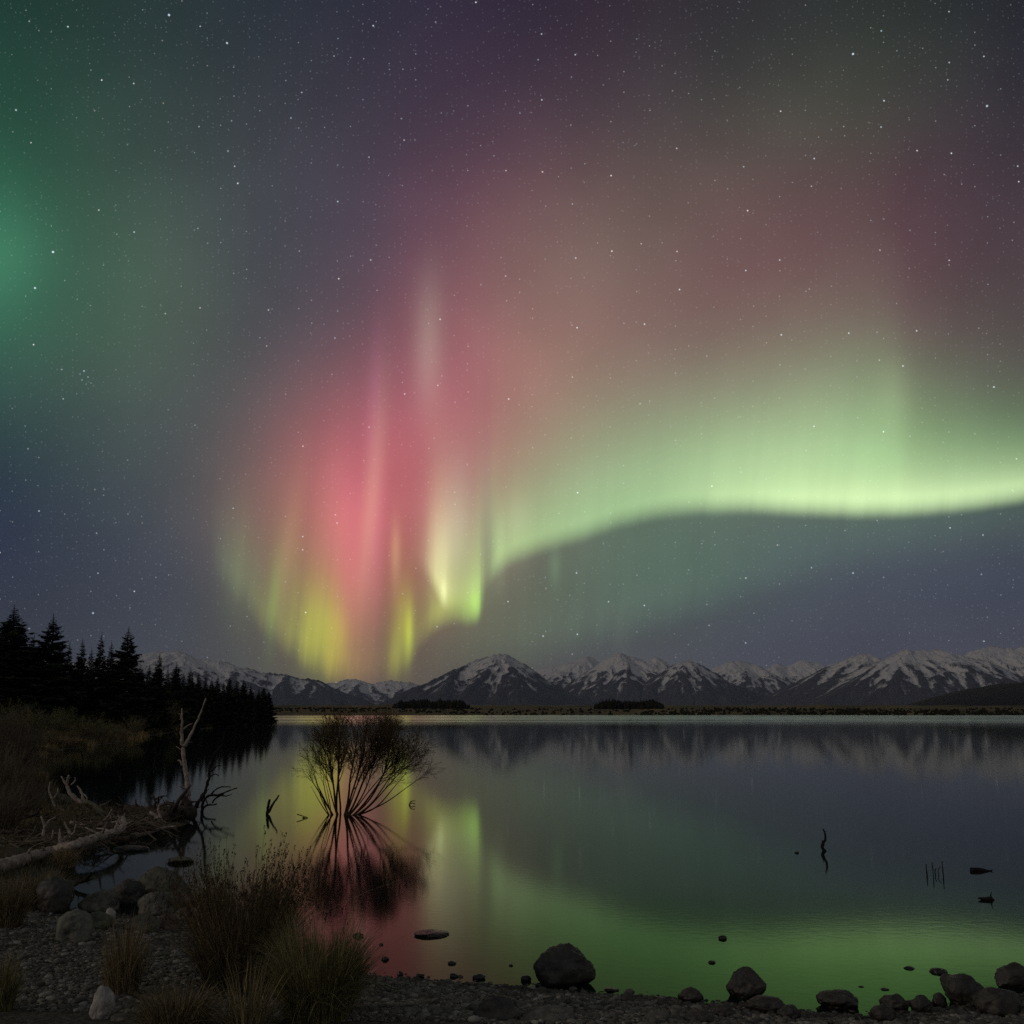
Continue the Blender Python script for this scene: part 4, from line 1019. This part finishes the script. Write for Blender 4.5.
wood('driftwood', 'dark floating wood below the other floating piece', 'driftwood', [('log', [(978,898,0,.5),(985,899,0,1.6),(992,899,0,2.0),(994,902,0,1.0)])], M['blackwood'], (986, 900), 7)
wood('stick', 'short pale stick lying on the dark ground left of the tussock', 'stick', [('stem', [(182,984,0,1.4),(188,991,-.1,1.9),(195,998,-.2,1.3)])], M['rock_pale'], (188, 999), 6)

# ------------------------------------------------------------------ rocks
import bmesh
def rock(px, py, wpx, hpx, label, mat='rock_wet', seed=0, sink=0.25, name='rock', yd=0.8, tilt=0.0, cut=0.25, sub=4):
    """px,py: middle of its foot line; wpx x hpx: visible size"""
    p = on_z(px, py, 0.0); g0 = gz(p[0], p[1]); zz = max(g0, 0.0); p = on_z(px, py, zz)
    if g0 < -0.01 and hpx < 12: hpx *= 0.5
    s = mpp(p[1])*1.02; w = wpx*s/2; h = hpx*s
    bm = bmesh.new(); bmesh.ops.create_icosphere(bm, subdivisions=sub, radius=1.0)
    rr_ = random.Random(seed*13+5); off = Vector((rr_.uniform(-50, 50), rr_.uniform(-50, 50), rr_.uniform(-50, 50)))
    hpx_ = hpx
    planes = [(Vector((rr_.gauss(0, 1), rr_.gauss(0, 1), rr_.gauss(0, .7))).normalized(), rr_.uniform(1-cut*(0.2 if 'big rounded' in label else 0.75), 1.05)) for _ in range(2 if 'big rounded' in label else 5)]
    for v in bm.verts:
        c = v.co.copy()
        n = mn.noise(c*1.1+off)*0.28 + mn.noise(c*2.6+off)*0.09 + mn.noise(c*6+off)*0.035 + mn.noise(c*14+off)*0.025 + mn.noise(c*30+off)*0.012 - abs(mn.noise(c*3.3-off))*0.08 - abs(mn.noise(c*8-off))*0.03
        c = c*(1+n)
        for pn, d in planes:
            e = c.dot(pn) - d
            if e > 0: c -= pn*e*0.85
        v.co = c
    xs_ = [v.co.x for v in bm.verts]; zs_ = [v.co.z for v in bm.verts]
    kx = 2*w/(max(xs_)-min(xs_)); hz_ = max(zs_)-min(zs_); kz = h/(hz_*(1-sink))
    for v in bm.verts:
        v.co = Vector(((v.co.x-(max(xs_)+min(xs_))/2)*kx, v.co.y*kx*yd, (v.co.z-min(zs_))*kz - h/(1-sink)*sink))
    me = bpy.data.meshes.new(name); bm.to_mesh(me); bm.free()
    me.polygons.foreach_set('use_smooth', np.ones(len(me.polygons), dtype=bool)); me.materials.append(M[mat])
    o = bpy.data.objects.new(name, me); scene.collection.objects.link(o)
    o.location = (p[0], p[1]+w*yd*0.5, zz); o.rotation_euler = (0, tilt, 0)
    tag(o, label, 'rock' if name == 'rock' else name)
    return o
ROCKS = [
 (565,986,58,34,'big rounded boulder at the waterline, largest on the shore','rock_wet',83,.28),
 (748,998,36,25,'rounded dark boulder in the water, middle of the right half','rock_wet',2,.25),
 (768,1014,38,14,'low dark rock just below the rounded one at right','rock_wet',3,.3),
 (841,1009,38,14,'flat wedge shaped rock between the two right-hand boulders','rock_wet',4,.3),
 (965,1007,42,27,'large leaning egg shaped boulder near the right corner','rock_wet',5,.2),
 (1004,1015,46,22,'long dark boulder touching the egg shaped one on its right','rock_wet',6,.3),
 (1018,989,34,22,'dark boulder cut off by the right edge','rock_wet',7,.2),
 (897,1012,26,14,'small rounded rock left of the right corner boulders','rock_wet',8,.3),
 (924,1014,20,15,'small rock between the rounded one and the egg boulder','rock_wet',9,.3),
 (941,1006,13,11,'little round stone behind the small rocks near right corner','rock_wet',10,.3),
 (911,1004,8,6,'tiny stone in the water left of the little round one','rock_wet',11,.3),
 (886,1022,24,14,'low dark rock at the bottom edge, right side','rock_wet',12,.3),
 (910,969,11,4,'small dark stone in the green reflection, left of a pair','rock_wet',13,.5),
 (940,973,16,7,'oval dark stone in the green reflection, right of a pair','rock_wet',14,.5),
 (885,990,9,3,'slim stone awash below the pair in the green reflection','rock_wet',15,.5),
 (861,987,6,2,'tiny stone awash left of the slim one','rock_wet',16,.5),
 (1003,987,7,4,'tiny dark stone beside the edge boulder','rock_wet',17,.5),
 (712,963,7,4,'little dark stone alone in the water, the lower one','rock_wet',18,.4),
 (723,939,8,6,'little dark stone alone in the water, the upper one','rock_wet',19,.4),
 (797,853,4,3,'speck-like dark stone left of the crooked lake stick','rock_wet',20,.4),
 (431,936,33,8,'flat oval stone lying awash below the green reflection','rock_wet',21,.4),
 (358,937,10,7,'small dark stone in the pink reflection, nearest the tussocks','rock_wet',22,.4),
 (385,960,7,6,'small dark stone in the pink reflection, lower one','rock_wet',23,.4),
 (381,945,4,3,'tiny stone between the two in the pink reflection','rock_wet',24,.4),
 (452,964,8,5,'small stone in shallow water left of the boulder','rock_wet',25,.4),
 (454,977,8,6,'small stone at the gravel edge below the shallow one','rock_wet',26,.4),
 (479,979,12,8,'rounded stone at the gravel edge left of the boulder','rock_wet',27,.3),
 (511,966,4,3,'tiny pebble alone in the water left of the boulder','rock_wet',28,.4),
 (526,981,10,9,'upright small stone close left of the boulder','rock_wet',29,.3),
 (420,977,8,5,'small stone on the gravel edge under the pink reflection','rock_wet',30,.3),
 (400,976,6,4,'smallest stone on the gravel edge beside the tussock','rock_wet',31,.3),
 (540,986,9,5,'small stone touching the left foot of the boulder','rock_wet',60,.3),
 (612,991,14,5,'flat stone awash right of the boulder','rock_wet',32,.5),
 (692,1004,24,13,'jagged stone on the edge, midway between two boulders','rock_wet',33,.3),
 (629,1004,14,10,'small rounded rock on the gravel right of the boulder','rock_wet',34,.3),
 (664,1008,12,8,'small rock left of the jagged stone','rock_wet',35,.3),
 (726,1018,20,12,'low rock at the bottom edge under the jagged stone','rock_wet',36,.3),
 (790,1020,22,12,'low rock on the bottom edge below the wedge rock','rock_wet',61,.3),
 (497,1026,46,24,'dark angular rock half buried in gravel at the bottom','rock_wet',37,.2),
 (548,1028,50,14,'low pale-topped rock in gravel at the bottom, right one','rock',38,.2),
 (700,1026,26,12,'rounded rock at the bottom edge among the gravel','rock_wet',62,.3),
 (656,1024,22,10,'grey rock at the bottom edge, left of the rounded one','rock',63,.3),
 (179,863,26,9,'dark rock standing alone in the small inlet','rock_moss',39,.25),
 (128,851,34,9,'dark rock beneath the broken driftwood trunk','rock_wet',40,.3),
 (156,900,58,24,'ridged slab rock tilted at the edge of the inlet','rock_moss',41,.2),
 (126,906,30,24,'dark rounded rock left of the ridged slab','rock_wet',42,.2),
 (153,917,38,22,'smooth round grey rock below the ridged slab','rock',43,.2),
 (181,903,30,11,'reddish flat rock right of the ridged slab','rock_red',44,.3),
 (95,914,36,20,'dark rock behind the pale topped stone','rock',45,.25),
 (70,945,36,30,'stone with pale top on the gravel at left','rock_light',46,.15),
 (92,933,34,18,'greyish rock sunk in gravel right of the pale topped stone','rock_moss',47,.25),
 (139,932,34,14,'low greenish rock below the smooth round one','rock_moss',48,.3),
 (166,930,24,14,'pinkish grey stone beside the smooth round rock','rock_red',49,.3),
 (184,922,22,12,'small grey stone at the water edge left of tussock','rock',50,.3),
 (109,922,10,12,'little upright pale stone among the shore rocks','rock_pale',51,.3),
 (50,915,36,34,'dark upright boulder beside the hanging brown grass','rock_wet',52,.15),
 (100,1022,22,30,'pale upright stone near the bottom left corner','rock_pale',53,.1),
 (164,1024,16,10,'small pale stone at the bottom edge left of reeds','rock_pale',54,.2),
 (118,1024,18,8,'dull grey stone at the bottom edge beside the upright one','rock',55,.2),
 (52,935,18,8,'flat grey stone on the gravel near the left edge','rock',56,.2),
]
for q in ROCKS:
    px, py, w, h, lab, mt, sd_, sk = q
    flat = h < 9
    rock(px, py, w, h, lab, mt, sd_, sk, name='stone' if w < 18 else 'rock', sub=3 if w < 18 else 5, tilt=(0.35 if 'leaning' in lab or 'tilted' in lab else 0.0))

# pebbles of the beach: one mass
def pebbles():
    base = bmesh.new(); bmesh.ops.create_cube(base, size=2.0)
    bmesh.ops.subdivide_edges(base, edges=base.edges[:], cuts=1, use_grid_fill=True)
    bv = np.array([v.co.normalized() for v in base.verts]); bf = np.array([[v.index for v in f.verts] for f in base.faces])
    base.free()
    N = 90000
    px = rng.uniform(-30, 1060, N); py = np.where(px < 400, rng.uniform(900, 1050, N), rng.uniform(960, 1050, N))
    P = np.array([on_z(a, b)[:2] for a, b in zip(px, py)])
    h, s, f = height(P)
    prob = np.clip(1.0 + s*4, 0, 1)**2; keep = (s > -0.22) & (rng.random(N) < prob)
    P, h, s = P[keep], h[keep], s[keep]; n = len(P)
    size = rng.lognormal(math.log(0.0085), 0.5, n).clip(0.004, 0.035)
    sc3 = np.stack([size*rng.uniform(0.8, 1.5, n), size*rng.uniform(0.8, 1.3, n), size*rng.uniform(0.45, 0.8, n)], 1)
    a = rng.uniform(0, 6.28, n); ca, sa = np.cos(a), np.sin(a)
    V = bv[None]*sc3[:, None]*(1+rng.normal(0, 0.10, (n, len(bv), 1)))
    X = V[..., 0]*ca[:, None]-V[..., 1]*sa[:, None]; Y = V[..., 0]*sa[:, None]+V[..., 1]*ca[:, None]
    Z = V[..., 2] + (np.maximum(h, -0.01)+sc3[:, 2]*0.4)[:, None]
    V = np.stack([X+P[:, :1], Y+P[:, 1:2], Z], -1).reshape(-1, 3)
    F = (bf[None] + (np.arange(n)*len(bv))[:, None, None]).reshape(-1, 4)
    tone = np.clip(rng.normal(0.42, 0.26, n) - 0.25*(s < 0.15), 0, 1)
    o = mesh_obj('gravel', V, F, M['pebble'], attrs={'tone': np.repeat(tone, len(bv))})
    tag(o, 'grey pebbles covering the lake beach', 'gravel', kind='stuff'); print('pebbles', n)
pebbles()
